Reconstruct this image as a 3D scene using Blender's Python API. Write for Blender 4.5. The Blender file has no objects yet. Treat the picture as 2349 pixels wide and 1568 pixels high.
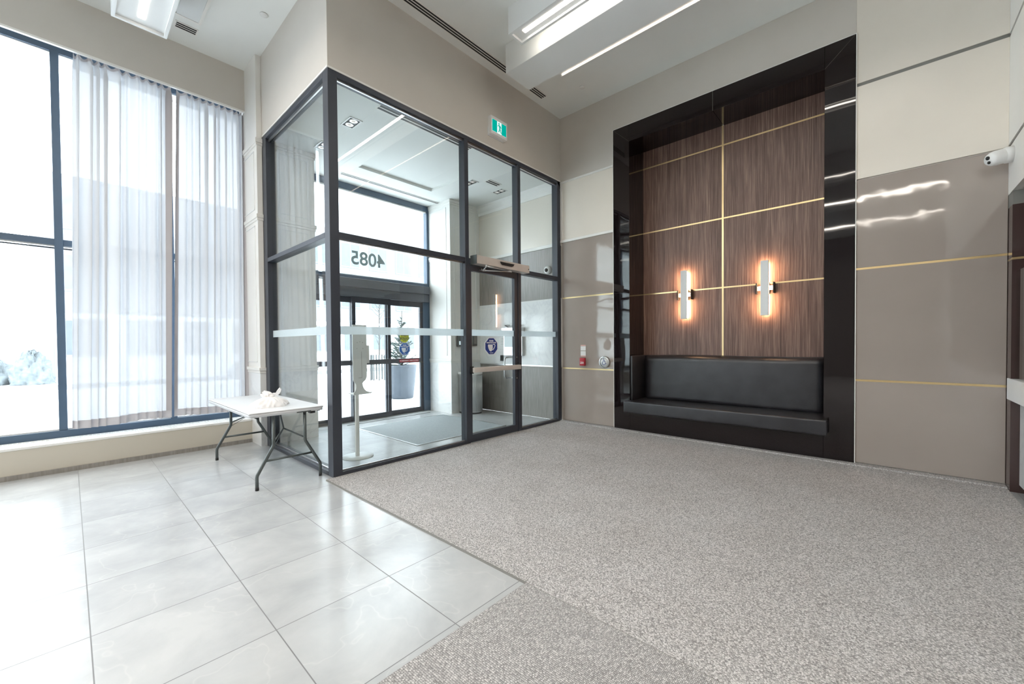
import bpy, bmesh, math, random
from mathutils import Matrix, Vector
random.seed(7)
S = bpy.context.scene
COL = S.collection
PI = math.pi

# ------------------------------------------------------------------ camera, sky, exposure
CAM = Vector((-5.9773, -4.2456, 1.4))
YAW, PITCH, ROLL, FPX = 0.73917, -0.01584, -0.00829, 926.69
cd = bpy.data.cameras.new('camera')
cam = bpy.data.objects.new('camera', cd)
COL.objects.link(cam)
cd.sensor_width = 36.0
cd.lens = FPX / 2349.0 * 36.0
cd.shift_y = 18.47 / 2349.0
cd.clip_start = 0.05
cd.clip_end = 300
F_ = Vector((math.cos(YAW) * math.cos(PITCH), math.sin(YAW) * math.cos(PITCH), math.sin(PITCH)))
R_ = Vector((math.sin(YAW), -math.cos(YAW), 0))
U_ = R_.cross(F_)
R2 = math.cos(ROLL) * R_ + math.sin(ROLL) * U_
U2 = -math.sin(ROLL) * R_ + math.cos(ROLL) * U_
m = Matrix((R2, U2, -F_)).transposed().to_4x4()
m.translation = CAM
cam.matrix_world = m
S.camera = cam

SKY = 9.0          # overcast winter sky
w = bpy.data.worlds.new('overcast_sky')
S.world = w
w.use_nodes = True
w.node_tree.nodes['Background'].inputs[0].default_value = (0.90, 0.955, 1.0, 1)
w.node_tree.nodes['Background'].inputs[1].default_value = SKY
LED = 30.0          # linear ceiling lights
S.view_settings.view_transform = 'Standard'
S.view_settings.look = 'None'
S.view_settings.exposure = 0.0
S.view_settings.gamma = 1.0
S.view_settings.use_curve_mapping = False
try:
    S.cycles.max_bounces = 14
    S.cycles.diffuse_bounces = 6
    S.cycles.glossy_bounces = 6
    S.cycles.transparent_max_bounces = 32
    S.cycles.sample_clamp_indirect = 6.0
    S.cycles.caustics_reflective = False
    S.cycles.caustics_refractive = False
except Exception:
    pass

# ------------------------------------------------------------------ measures (metres)
L = 4.1235      # vestibule: x from -L to 0, front at y = 0
H = 5.398       # ceiling
VT = 4.28       # top of the vestibule glazing
VC = 4.30       # vestibule ceiling
YW = 2.617      # bulkhead over the windows
YG = 2.93       # window plane
YO = 2.85       # outer doors
YR = -5.13      # reception wall
XL, YB = -14.0, -10.5   # far walls behind the camera

# ------------------------------------------------------------------ materials
MATS = {}
def nt(name):
    mt = bpy.data.materials.new(name)
    mt.use_nodes = True
    n = mt.node_tree
    n.nodes.clear()
    out = n.nodes.new('ShaderNodeOutputMaterial')
    MATS[name] = mt
    return mt, n, out
def P_(n, col=(.8, .8, .8), rough=.5, metal=0, spec=.5, coat=0, emis=None, es=0):
    b = n.nodes.new('ShaderNodeBsdfPrincipled')
    b.inputs['Base Color'].default_value = (*col, 1)
    b.inputs['Roughness'].default_value = rough
    b.inputs['Metallic'].default_value = metal
    b.inputs['Specular IOR Level'].default_value = spec
    b.inputs['Coat Weight'].default_value = coat
    b.inputs['Coat Roughness'].default_value = .03
    if emis:
        b.inputs['Emission Color'].default_value = (*emis, 1)
        b.inputs['Emission Strength'].default_value = es
    return b
def coords(n, scale=(1, 1, 1)):
    c = n.nodes.new('ShaderNodeNewGeometry')
    mp = n.nodes.new('ShaderNodeMapping')
    mp.inputs['Scale'].default_value = scale
    n.links.new(c.outputs['Position'], mp.inputs['Vector'])
    return mp.outputs[0]
def noise(n, vec, scale, detail=2, rough=.5, dist=0):
    t = n.nodes.new('ShaderNodeTexNoise')
    t.inputs['Scale'].default_value = scale
    t.inputs['Detail'].default_value = detail
    t.inputs['Roughness'].default_value = rough
    t.inputs['Distortion'].default_value = dist
    n.links.new(vec, t.inputs['Vector'])
    return t.outputs['Fac']
def ramp(n, fac, stops):
    r = n.nodes.new('ShaderNodeValToRGB')
    while len(r.color_ramp.elements) < len(stops):
        r.color_ramp.elements.new(.5)
    for e, (p, c) in zip(r.color_ramp.elements, stops):
        e.position = p
        e.color = (*c, 1) if len(c) == 3 else c
    n.links.new(fac, r.inputs[0])
    return r.outputs[0]
def math_(n, op, a, b=None, c=None):
    t = n.nodes.new('ShaderNodeMath')
    t.operation = op
    for i, v in enumerate((a, b, c)):
        if v is None:
            continue
        if isinstance(v, (int, float)):
            t.inputs[i].default_value = v
        else:
            n.links.new(v, t.inputs[i])
    return t.outputs[0]
def mixc(n, fac, a, b, mode='MIX'):
    t = n.nodes.new('ShaderNodeMix')
    t.data_type = 'RGBA'
    t.blend_type = mode
    for k, v in ((0, fac), (6, a), (7, b)):
        if isinstance(v, (int, float)):
            t.inputs[k].default_value = v
        elif isinstance(v, tuple):
            t.inputs[k].default_value = (*v, 1)
        else:
            n.links.new(v, t.inputs[k])
    return t.outputs[2]
def bump(n, b, h, strength=.2, dist=.01):
    t = n.nodes.new('ShaderNodeBump')
    t.inputs['Strength'].default_value = strength
    t.inputs['Distance'].default_value = dist
    n.links.new(h, t.inputs['Height'])
    n.links.new(t.outputs[0], b.inputs['Normal'])
def simple(name, col, rough=.5, metal=0, spec=.5, coat=0, var=.06, vs=3.0, bmp=0, bs=80.0, emis=None, es=0):
    mt, n, out = nt(name)
    b = P_(n, col, rough, metal, spec, coat, emis, es)
    v = coords(n)
    f = noise(n, v, vs, 3)
    c = ramp(n, f, [(.3, tuple(x * (1 - var) for x in col)), (.7, tuple(min(1, x * (1 + var)) for x in col))])
    n.links.new(c, b.inputs['Base Color'])
    if bmp:
        bump(n, b, noise(n, v, bs, 2), bmp, .003)
    n.links.new(b.outputs[0], out.inputs[0])
    return mt
def emit(name, col, st):
    mt, n, out = nt(name)
    e = n.nodes.new('ShaderNodeEmission')
    e.inputs[0].default_value = (*col, 1)
    e.inputs[1].default_value = st
    n.links.new(e.outputs[0], out.inputs[0])
    return mt

simple('paint_beige', (.60, .56, .51), .75, var=.015, bmp=.05, bs=300)
simple('paint_cream', (.53, .495, .425), .6, var=.015)
simple('paint_ceiling', (.79, .80, .775), .8, var=.01)
simple('paint_trim', (.80, .785, .75), .45, var=.01)
simple('white_panel', (.78, .79, .78), .5, var=.01)
simple('groove', (.20, .195, .18), .7, var=.02)
simple('dark_frame', (.036, .041, .055), .42, spec=.5, var=.05, bmp=.05, bs=500)
simple('window_frame_flare', (.06, .10, .155), .40, spec=.5, var=.05)  # dark frame finish with the blue window flare put into its colour
simple('black_slot', (.012, .012, .012), .6)
simple('rubber_black', (.015, .015, .016), .6)
simple('brass', (.80, .62, .34), .28, metal=1, var=.03)
simple('steel', (.62, .62, .62), .28, metal=1, var=.03)
simple('header_grey', (.10, .11, .13), .45)
simple('brushed', (.66, .61, .57), .38, metal=.15, var=.05)
simple('table_top', (.74, .75, .77), .45, var=.02, bmp=.06, bs=200)
simple('leg_grey', (.10, .115, .115), .38, metal=.5, var=.06)
simple('plate_grey', (.72, .74, .74), .4, var=.02)
simple('white_plastic', (.80, .80, .79), .35, var=.01)
simple('white_enamel', (.78, .78, .76), .35, var=.01)
simple('red_plastic', (.42, .02, .035), .35, var=.05)
simple('pale_red', (.75, .45, .42), .4)
simple('blue_vinyl', (.012, .045, .26), .4, var=.05)
simple('bright_blue_vinyl', (.012, .12, .45), .4, var=.05)
simple('yellow_vinyl', (.62, .66, .03), .4, var=.05)
simple('white_vinyl', (.85, .86, .9), .4, var=.01)
simple('black_vinyl', (.02, .02, .02), .4)
simple('red_vinyl', (.45, .03, .05), .4)
simple('grey_numeral', (.30, .38, .38), .5)
simple('planter_clay', (.058, .070, .088), .6, var=.12, vs=9)
simple('needle', (.035, .075, .06), .8, var=.4, vs=30)
simple('bark', (.05, .045, .04), .8, var=.2)
simple('timber_pale', (.085, .09, .09), .8, var=.1)
simple('snow_ground', (.82, .84, .86), .85, var=.04, vs=.6)
simple('facade_pale', (.22, .228, .238), .8, var=.03, vs=.5)
simple('facade_window', (.125, .145, .16), .2, var=.1)
simple('shrub_frosty', (.155, .18, .19), .9, var=.3, vs=6)
simple('lamp_core', (.9, .9, .88), .3)
simple('paper_white', (.85, .85, .84), .6, var=.01)

# glossy taupe wall panel
def gloss(name, col, rough, wob=.03, ws=1.6, var=.02, coat=.0, spec=.5):
    mt, n, out = nt(name)
    b = P_(n, col, rough, spec=spec, coat=coat)
    v = coords(n)
    c = ramp(n, noise(n, v, 2.2, 3), [(.3, tuple(x * (1 - var) for x in col)), (.7, tuple(x * (1 + var) for x in col))])
    n.links.new(c, b.inputs['Base Color'])
    bump(n, b, noise(n, coords(n, (1, 1, 1)), ws, 1), wob, .03)
    n.links.new(b.outputs[0], out.inputs[0])
gloss('taupe_gloss', (.345, .295, .265), .05, .05, 5.0, spec=.6)
gloss('black_gloss', (.010, .007, .008), .03, .03, 3.0, spec=.55)
gloss('brown_gloss', (.055, .034, .032), .08, .03, 3.0)
gloss('panel_white', (.76, .705, .625), .25, .01, 3.0)

# greige wood-look panel of the vestibule
mt, n, out = nt('grey_wood')
b = P_(n, (.2, .2, .2), .3)
f = noise(n, coords(n, (14, 14, .9)), 3.0, 5, .6)
n.links.new(ramp(n, f, [(.3, (.20, .185, .17)), (.7, (.30, .28, .26))]), b.inputs['Base Color'])
n.links.new(b.outputs[0], out.inputs[0])

# walnut with fine vertical grain
mt, n, out = nt('walnut')
b = P_(n, (.2, .1, .1), .36, spec=.45)
f1 = noise(n, coords(n, (1, 34, .55)), 3.2, 5, .62, .35)
f2 = noise(n, coords(n, (1, 130, 1.2)), 3.0, 3, .5)
f3 = noise(n, coords(n, (1, 7, .25)), 2.0, 2, .5)
a = math_(n, 'ADD', math_(n, 'MULTIPLY', f1, .55), math_(n, 'MULTIPLY', f2, .3))
a = math_(n, 'ADD', a, math_(n, 'MULTIPLY', f3, .15))
n.links.new(ramp(n, a, [(.36, (.060, .033, .026)), (.47, (.130, .074, .058)), (.54, (.205, .125, .098)), (.64, (.34, .235, .185))]), b.inputs['Base Color'])
n.links.new(b.outputs[0], out.inputs[0])

# leather
mt, n, out = nt('leather')
b = P_(n, (.018, .018, .022), .31, spec=.65)
v = coords(n)
vo = n.nodes.new('ShaderNodeTexVoronoi'); vo.inputs['Scale'].default_value = 260
n.links.new(v, vo.inputs['Vector'])
h = math_(n, 'ADD', math_(n, 'MULTIPLY', vo.outputs['Distance'], .35), noise(n, v, 9, 3))
bump(n, b, h, .18, .01)
n.links.new(ramp(n, noise(n, v, 5, 3), [(.3, (.014, .014, .018)), (.7, (.026, .026, .031))]), b.inputs['Base Color'])
n.links.new(b.outputs[0], out.inputs[0])

# marble
mt, n, out = nt('marble')
b = P_(n, (.8, .8, .8), .12)
v = coords(n)
f = noise(n, v, 1.3, 6, .65, 1.2)
vein = math_(n, 'ABSOLUTE', math_(n, 'SUBTRACT', f, .5))
n.links.new(ramp(n, vein, [(0.0, (.70, .705, .71)), (.010, (.76, .765, .77)), (.035, (.80, .805, .80))]), b.inputs['Base Color'])
n.links.new(b.outputs[0], out.inputs[0])

# porcelain tile with grout lines
def tile_mat(name, base_lo, base_hi, rough):
    mt, n, out = nt(name)
    b = P_(n, base_hi, rough, spec=.55)
    g = n.nodes.new('ShaderNodeNewGeometry')
    sp = n.nodes.new('ShaderNodeSeparateXYZ')
    n.links.new(g.outputs['Position'], sp.inputs[0])
    u = math_(n, 'DIVIDE', math_(n, 'ADD', sp.outputs[0], 4.695 + 61.75), .6175)
    v_ = math_(n, 'DIVIDE', math_(n, 'ADD', sp.outputs[1], .178 + 62.5), .625)
    fu, fv = math_(n, 'FRACT', u), math_(n, 'FRACT', v_)
    du = math_(n, 'MINIMUM', fu, math_(n, 'SUBTRACT', 1, fu))
    dv = math_(n, 'MINIMUM', fv, math_(n, 'SUBTRACT', 1, fv))
    gr = math_(n, 'LESS_THAN', math_(n, 'MINIMUM', du, dv), .0040)
    cb = n.nodes.new('ShaderNodeCombineXYZ')
    n.links.new(math_(n, 'FLOOR', u), cb.inputs[0]); n.links.new(math_(n, 'FLOOR', v_), cb.inputs[1])
    wn = n.nodes.new('ShaderNodeTexWhiteNoise'); wn.noise_dimensions = '3D'
    n.links.new(cb.outputs[0], wn.inputs['Vector'])
    va = n.nodes.new('ShaderNodeVectorMath'); va.operation = 'MULTIPLY_ADD'
    n.links.new(wn.outputs['Color'], va.inputs[0]); va.inputs[1].default_value = (9, 9, 9)
    n.links.new(g.outputs['Position'], va.inputs[2])
    p = va.outputs[0]
    cloud = noise(n, p, 2.3, 5, .6, .4)
    col = ramp(n, cloud, [(.3, base_lo), (.7, base_hi)])
    f = noise(n, p, .95, 4, .6, .15)
    vein = math_(n, 'ABSOLUTE', math_(n, 'SUBTRACT', f, .52))
    vm = ramp(n, vein, [(0, (.14, .14, .14)), (.0025, (.07, .07, .07)), (.005, (0, 0, 0))])
    col = mixc(n, vm, col, (.72, .70, .66))
    col = mixc(n, gr, col, (.16, .16, .16))
    n.links.new(col, b.inputs['Base Color'])
    rr = math_(n, 'ADD', math_(n, 'MULTIPLY', gr, .4), math_(n, 'ADD', rough - .04, math_(n, 'MULTIPLY', cloud, .08)))
    n.links.new(rr, b.inputs['Roughness'])
    n.links.new(b.outputs[0], out.inputs[0])
tile_mat('floor_tile', (.385, .395, .40), (.50, .505, .505), .20)

# carpet
mt, n, out = nt('carpet_loop')
b = P_(n, (.4, .4, .4), .95, spec=.1)
v = coords(n)
vo = n.nodes.new('ShaderNodeTexVoronoi'); vo.inputs['Scale'].default_value = 145; vo.inputs['Randomness'].default_value = .75
n.links.new(v, vo.inputs['Vector'])
sp = n.nodes.new('ShaderNodeSeparateColor'); n.links.new(vo.outputs['Color'], sp.inputs[0])
cc = ramp(n, sp.outputs[0], [(0.0, (.29, .28, .275)), (.25, (.43, .412, .404)), (.55, (.545, .524, .515)), (1, (.73, .705, .695))])
dk = ramp(n, vo.outputs['Distance'], [(.3, (1, 1, 1)), (.8, (.6, .6, .6))])
cc = mixc(n, 1.0, cc, dk, 'MULTIPLY')
bl = ramp(n, noise(n, v, 2.0, 4, .6), [(.35, (.93, .92, .91)), (.65, (1, 1, 1))])
cc = mixc(n, 1.0, cc, bl, 'MULTIPLY')
n.links.new(cc, b.inputs['Base Color'])
bump(n, b, math_(n, 'MULTIPLY', vo.outputs['Distance'], -1), .5, .006)
n.links.new(b.outputs[0], out.inputs[0])

# woven carpet with aligned loops
mt, n, out = nt('carpet_weave')
b = P_(n, (.4, .4, .4), .95, spec=.1)
mp = n.nodes.new('ShaderNodeMapping'); mp.inputs['Rotation'].default_value = (0, 0, .0); mp.inputs['Scale'].default_value = (1, 1.5, 1)
n.links.new(coords(n), mp.inputs['Vector'])
vo = n.nodes.new('ShaderNodeTexVoronoi'); vo.inputs['Scale'].default_value = 105; vo.inputs['Randomness'].default_value = .28
n.links.new(mp.outputs[0], vo.inputs['Vector'])
sp = n.nodes.new('ShaderNodeSeparateColor'); n.links.new(vo.outputs['Color'], sp.inputs[0])
cc = ramp(n, sp.outputs[0], [(0.0, (.46, .445, .435)), (.5, (.60, .58, .57)), (1, (.76, .735, .72))])
dk = ramp(n, vo.outputs['Distance'], [(.25, (1, 1, 1)), (.6, (.42, .42, .42))])
n.links.new(mixc(n, 1.0, cc, dk, 'MULTIPLY'), b.inputs['Base Color'])
bump(n, b, math_(n, 'MULTIPLY', vo.outputs['Distance'], -1), .6, .006)
n.links.new(b.outputs[0], out.inputs[0])

# ribbed entrance mat
mt, n, out = nt('ribbed_mat')
b = P_(n, (.3, .32, .33), .8)
v = coords(n)
wv = n.nodes.new('ShaderNodeTexWave'); wv.inputs['Scale'].default_value = 11; wv.bands_direction = 'Y'
n.links.new(v, wv.inputs['Vector'])
c = ramp(n, wv.outputs['Fac'], [(.3, (.13, .15, .16)), (.6, (.30, .33, .34))])
c = mixc(n, noise(n, v, 40, 3), c, (.34, .37, .38))
n.links.new(c, b.inputs['Base Color'])
bump(n, b, wv.outputs['Fac'], .5, .004)
n.links.new(b.outputs[0], out.inputs[0])

# clear glass pane: Schlick mirror over a tinted transparent
def glass(name, tint, frost=None):
    mt, n, out = nt(name)
    tr = n.nodes.new('ShaderNodeBsdfTransparent'); tr.inputs[0].default_value = (*tint, 1)
    gl = n.nodes.new('ShaderNodeBsdfGlossy'); gl.inputs['Roughness'].default_value = 0.0
    lw = n.nodes.new('ShaderNodeLayerWeight'); lw.inputs[0].default_value = .5
    r = math_(n, 'ADD', math_(n, 'MULTIPLY', math_(n, 'POWER', lw.outputs['Facing'], 5.0), .92), .045)
    mx = n.nodes.new('ShaderNodeMixShader')
    n.links.new(r, mx.inputs[0]); n.links.new(tr.outputs[0], mx.inputs[1]); n.links.new(gl.outputs[0], mx.inputs[2])
    n.links.new(mx.outputs[0], out.inputs[0])
glass('clear_glass', (.965, .985, .982))
glass('window_glass', (.95, .975, .985))
# frosted film
mt, n, out = nt('frosted_film')
tr = n.nodes.new('ShaderNodeBsdfTransparent'); tr.inputs[0].default_value = (.9, .95, .97, 1)
tl = n.nodes.new('ShaderNodeBsdfTranslucent'); tl.inputs[0].default_value = (.82, .88, .9, 1)
df = n.nodes.new('ShaderNodeBsdfDiffuse'); df.inputs[0].default_value = (.82, .87, .89, 1)
nv = noise(n, coords(n), 60, 2)
m1 = n.nodes.new('ShaderNodeMixShader'); m1.inputs[0].default_value = .5
m2 = n.nodes.new('ShaderNodeMixShader')
n.links.new(math_(n, 'ADD', .74, math_(n, 'MULTIPLY', nv, .04)), m2.inputs[0])
n.links.new(tl.outputs[0], m1.inputs[1]); n.links.new(df.outputs[0], m1.inputs[2])
n.links.new(tr.outputs[0], m2.inputs[1]); n.links.new(m1.outputs[0], m2.inputs[2])
n.links.new(m2.outputs[0], out.inputs[0])
# sheer curtain cloth
def cloth(name, tcol, dcol, see):
    mt, n, out = nt(name)
    tr = n.nodes.new('ShaderNodeBsdfTransparent')
    tl = n.nodes.new('ShaderNodeBsdfTranslucent'); tl.inputs[0].default_value = (*tcol, 1)
    df = n.nodes.new('ShaderNodeBsdfDiffuse'); df.inputs[0].default_value = (*dcol, 1)
    ad = n.nodes.new('ShaderNodeAddShader')
    n.links.new(tl.outputs[0], ad.inputs[0]); n.links.new(df.outputs[0], ad.inputs[1])
    m2 = n.nodes.new('ShaderNodeMixShader')
    wv = noise(n, coords(n, (1, 1, .2)), 400, 2)
    n.links.new(math_(n, 'ADD', 1 - see - .02, math_(n, 'MULTIPLY', wv, .04)), m2.inputs[0])
    n.links.new(tr.outputs[0], m2.inputs[1]); n.links.new(ad.outputs[0], m2.inputs[2])
    n.links.new(m2.outputs[0], out.inputs[0])
cloth('sheer_cloth', (.118, .122, .129), (.48, .49, .51), .045)
cloth('cloth_hem', (.042, .040, .042), (.42, .40, .41), .004)
cloth('number_film', (.085, .105, .105), (.30, .34, .34), .0)
cloth('bag_film', (.20, .19, .188), (.86, .85, .845), .02)

emit('led_white', (1.0, .92, .82), LED)
emit('led_far', (1.0, .92, .82), LED * 1.35)
emit('led_cove', (1.0, .92, .80), 14.0)
emit('led_slot', (1.0, .88, .72), 6.0)
emit('led_warm', (1.0, .60, .34), 60.0)
emit('downlight_core', (1.0, .97, .92), .8)
emit('exit_green', (.0, .42, .33), 1.0)
emit('exit_white', (.75, .95, .92), 1.0)
emit('screen_white', (.75, .9, .95), .9)

# ------------------------------------------------------------------ mesh helpers
class MB:
    def __init__(s):
        s.bm = bmesh.new()
    def box(s, x0, x1, y0, y1, z0, z1, bev=0, seg=2):
        t = bmesh.new()
        vs = [t.verts.new((x, y, z)) for x in (min(x0, x1), max(x0, x1)) for y in (min(y0, y1), max(y0, y1)) for z in (min(z0, z1), max(z0, z1))]
        for f in ((0, 1, 3, 2), (4, 6, 7, 5), (0, 4, 5, 1), (2, 3, 7, 6), (0, 2, 6, 4), (1, 5, 7, 3)):
            t.faces.new([vs[i] for i in f])
        t.normal_update()
        if bev:
            bmesh.ops.bevel(t, geom=list(t.edges), offset=bev, segments=seg, profile=.7, affect='EDGES')
            for f in t.faces:
                f.smooth = seg > 1
        s.join(t)
        return s
    def prism(s, pts, axis, a, b, bev=0, seg=2):
        """polygon pts (2D) extruded along axis from a to b"""
        t = bmesh.new()
        def mk(p, q):
            return {0: (q, p[0], p[1]), 1: (p[0], q, p[1]), 2: (p[0], p[1], q)}[axis]
        A = [t.verts.new(mk(p, a)) for p in pts]
        B = [t.verts.new(mk(p, b)) for p in pts]
        t.faces.new(A); t.faces.new(B[::-1])
        k = len(pts)
        for i in range(k):
            t.faces.new((A[i], B[i], B[(i + 1) % k], A[(i + 1) % k]))
        bmesh.ops.recalc_face_normals(t, faces=t.faces)
        if bev:
            bmesh.ops.bevel(t, geom=list(t.edges), offset=bev, segments=seg, profile=.7, affect='EDGES')
            for f in t.faces:
                f.smooth = True
        s.join(t)
        return s
    def tube(s, pts, r, seg=10, cap=True, r2=None):
        t = bmesh.new()
        pts = [Vector(p) for p in pts]
        rings = []
        nrm = None
        for i, p in enumerate(pts):
            d0 = (pts[i] - pts[i - 1]).normalized() if i else (pts[1] - pts[0]).normalized()
            d1 = (pts[i + 1] - pts[i]).normalized() if i < len(pts) - 1 else d0
            d = (d0 + d1).normalized()
            if nrm is None:
                nrm = d.orthogonal().normalized()
            nrm = (nrm - d * nrm.dot(d)).normalized()
            bn = d.cross(nrm)
            k = 1 / max(.35, d.dot(d0))
            rr = r if r2 is None else r + (r2 - r) * i / (len(pts) - 1)
            rings.append([t.verts.new(p + (nrm * math.cos(2 * PI * j / seg) + bn * math.sin(2 * PI * j / seg)) * rr * (1 if k < 1.01 else 1.03)) for j in range(seg)])
        for a_, b_ in zip(rings, rings[1:]):
            for j in range(seg):
                f = t.faces.new((a_[j], a_[(j + 1) % seg], b_[(j + 1) % seg], b_[j]))
                f.smooth = True
        if cap:
            t.faces.new(rings[0][::-1]); t.faces.new(rings[-1])
        s.join(t)
        return s
    def lathe(s, prof, seg=32, mat=None, smooth=True):
        """prof: (radius, height) pairs, around local z; mat places it"""
        t = bmesh.new()
        rings = []
        for r, z in prof:
            if r < 1e-5:
                rings.append([t.verts.new((0, 0, z))])
            else:
                rings.append([t.verts.new((r * math.cos(2 * PI * j / seg), r * math.sin(2 * PI * j / seg), z)) for j in range(seg)])
        for a_, b_ in zip(rings, rings[1:]):
            for j in range(seg):
                q = [a_[j % len(a_)], a_[(j + 1) % len(a_)], b_[(j + 1) % len(b_)], b_[j % len(b_)]]
                u = []
                for v in q:
                    if v not in u:
                        u.append(v)
                if len(u) > 2:
                    f = t.faces.new(u)
                    f.smooth = smooth
        bmesh.ops.recalc_face_normals(t, faces=t.faces)
        if mat is not None:
            bmesh.ops.transform(t, matrix=mat, verts=t.verts)
        s.join(t)
        return s
    def join(s, t):
        me = bpy.data.meshes.new('tmp')
        t.to_mesh(me); t.free()
        s.bm.from_mesh(me)
        bpy.data.meshes.remove(me)
    def grid(s, fn, nu, nv, smooth=True):
        t = s.bm
        vs = [[t.verts.new(fn(i / nu, j / nv)) for j in range(nv + 1)] for i in range(nu + 1)]
        for i in range(nu):
            for j in range(nv):
                f = t.faces.new((vs[i][j], vs[i + 1][j], vs[i + 1][j + 1], vs[i][j + 1]))
                f.smooth = smooth
        return s

WL = {}    # world location of each thing
def obj(name, mb, mat, parent=None, label=None):
    bm = mb.bm if isinstance(mb, MB) else mb
    off = WL.get(parent.name, Vector()) if parent else Vector()
    if parent:
        bmesh.ops.translate(bm, vec=-off, verts=bm.verts)
    me = bpy.data.meshes.new(name)
    bm.to_mesh(me); bm.free()
    o = bpy.data.objects.new(name, me)
    COL.objects.link(o)
    if mat:
        me.materials.append(MATS[mat])
    if parent:
        o.parent = parent
        WL[o.name] = off
    else:
        WL[o.name] = Vector()
    if label:
        o['label'] = label
    return o
def thing(name, label, cat, loc=(0, 0, 0), group=None):
    o = bpy.data.objects.new(name, None)
    COL.objects.link(o)
    o.location = loc
    o.empty_display_size = .1
    WL[o.name] = Vector(loc)
    o['label'] = label; o['category'] = cat
    if group: o['group'] = group
    return o
def tag(o, label, cat, group=None):
    o['label'] = label; o['category'] = cat
    if group: o['group'] = group
    return o
def struct(name, mb, mat, label=None, parent=None):
    o = obj(name, mb, mat, parent)
    if not parent: o['kind'] = 'structure'
    if label: o['label'] = label
    return o
def sempty(name, loc=(0, 0, 0)):
    o = bpy.data.objects.new(name, None)
    COL.objects.link(o)
    o.location = loc
    WL[o.name] = Vector(loc)
    o['kind'] = 'structure'
    return o
def dup(root, loc, label=None):
    r = root.copy(); COL.objects.link(r); r.location = loc
    WL[r.name] = Vector(loc)
    if label: r['label'] = label
    for ch in list(root.children):
        c = ch.copy(); COL.objects.link(c); c.parent = r
        for g in list(ch.children):
            d = g.copy(); COL.objects.link(d); d.parent = c
    return r
def text_bm(body, size, origin, xdir, ydir, extrude=.0006, align='CENTER', bold=0):
    cu = bpy.data.curves.new('lettering', 'FONT')
    cu.body = body; cu.size = size; cu.align_x = align; cu.align_y = 'CENTER'
    cu.extrude = extrude; cu.offset = bold
    o = bpy.data.objects.new('lettering', cu)
    COL.objects.link(o)
    bpy.context.view_layer.update()
    dg = bpy.context.evaluated_depsgraph_get()
    me = bpy.data.meshes.new_from_object(o.evaluated_get(dg))
    bm = bmesh.new(); bm.from_mesh(me)
    x = Vector(xdir).normalized(); y = Vector(ydir).normalized(); z = x.cross(y)
    mt = Matrix((x, y, z)).transposed().to_4x4(); mt.translation = Vector(origin)
    bmesh.ops.transform(bm, matrix=mt, verts=bm.verts)
    bpy.data.objects.remove(o); bpy.data.curves.remove(cu); bpy.data.meshes.remove(me)
    return bm
def axis_mat(loc, zdir, xdir=None):
    z = Vector(zdir).normalized()
    x = (Vector(xdir) if xdir else z.orthogonal())
    x = (x - z * x.dot(z)).normalized()
    y = z.cross(x)
    mt = Matrix((x, y, z)).transposed().to_4x4(); mt.translation = Vector(loc)
    return mt

# ------------------------------------------------------------------ floor and shell
struct('floor', MB().box(XL, .0, YB, YG, -.12, 0), 'floor_tile')
cx = -4.20
carpet = MB()
carpet.box(cx, -.016, -5.13, -.002, 0.0, .008)
carpet.box(-4.2, -L, -.002, .0, 0.0, .008)
tag(obj('carpet', carpet, 'carpet_loop'), 'large grey flecked loop pile carpet in front of the glass vestibule and niche', 'carpet')
c2 = MB()
c2.box(XL + .02, cx - .006, -5.13, -2.724, 0.0, .008)
c2.box(XL + .02, -5.02, YB + .02, -5.13, 0.0, .008)
tag(obj('carpet', c2, 'carpet_weave'), 'coarser woven grey carpet strip in the foreground below the tile corner', 'carpet')
tag(obj('edge_strip', MB().box(cx - .006, cx, -5.13, -2.735, 0, .006), 'groove'), 'thin dark seam between the two grey carpets in the foreground', 'seam')
tag(obj('edge_strip', MB().box(cx - .012, cx, -2.724, -.02, 0, .0095), 'groove'), 'thin dark edging strip where the floor tiles meet the flecked carpet', 'edging strip')
struct('ceiling', MB().box(XL, .7, YB, YG + .3, H, H + .2), 'paint_ceiling')

# right wall (x = 0) with its panels
wr = sempty('wall_right', (0, -2.5, 0))
w1 = MB()
w1.box(.02, .62, 0, YO + .1, 0, H)
w1.box(.02, .62, -1.05, 0, 0, H)
w1.box(.02, .62, -5.7, -4.033, 0, H)
w1.box(.02, .62, -4.033, -1.05, 4.815, H)
obj('wall_core', w1, 'paint_beige', wr)
def panel(y0, y1, z0, z1, mat, x=0.0, nm='panel'):
    return obj(nm, MB().box(x, .02, y0, y1, z0, z1, .002, 1), mat, wr)
for (y0, y1) in ((YR, -4.036), (-1.045, -.03)):
    panel(y0, y1, .03, .945, 'taupe_gloss')
    panel(y0, y1, .968, 2.192, 'taupe_gloss')
    panel(y0, y1, 2.215, 3.19, 'taupe_gloss')
    for z in (.956, 2.204):
        obj('brass_strip', MB().box(.004, .02, y0, y1, z - .012, z + .012), 'brass', wr)
panel(YR, -4.036, 3.205, 4.23, 'panel_white')
panel(YR, -4.036, 4.265, H, 'panel_white')
obj('shadow_gap', MB().box(.008, .02, YR, -4.036, 4.23, 4.265), 'groove', wr)
panel(-1.045, -.0, 3.235, 4.24, 'panel_white')
panel(-1.045, -.0, 4.27, H, 'paint_beige', x=-.001)
panel(-4.036, -1.045, 4.822, H, 'paint_beige', x=-.001)
obj('cap_trim', MB().box(-.018, .02, -1.045, -.0, 3.19, 3.235, .003, 1), 'paint_trim', wr)
obj('cap_trim', MB().box(-.018, .02, -1.045, -.0, 4.24, 4.27, .003, 1), 'paint_trim', wr)
obj('cap_trim', MB().box(-.012, .02, -.045, -.0, 3.235, 4.24, .003, 1), 'paint_trim', wr)
obj('cap_trim', MB().box(-.010, .02, -1.09, -1.052, 3.235, 4.24, .003, 1), 'paint_trim', wr)
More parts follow.
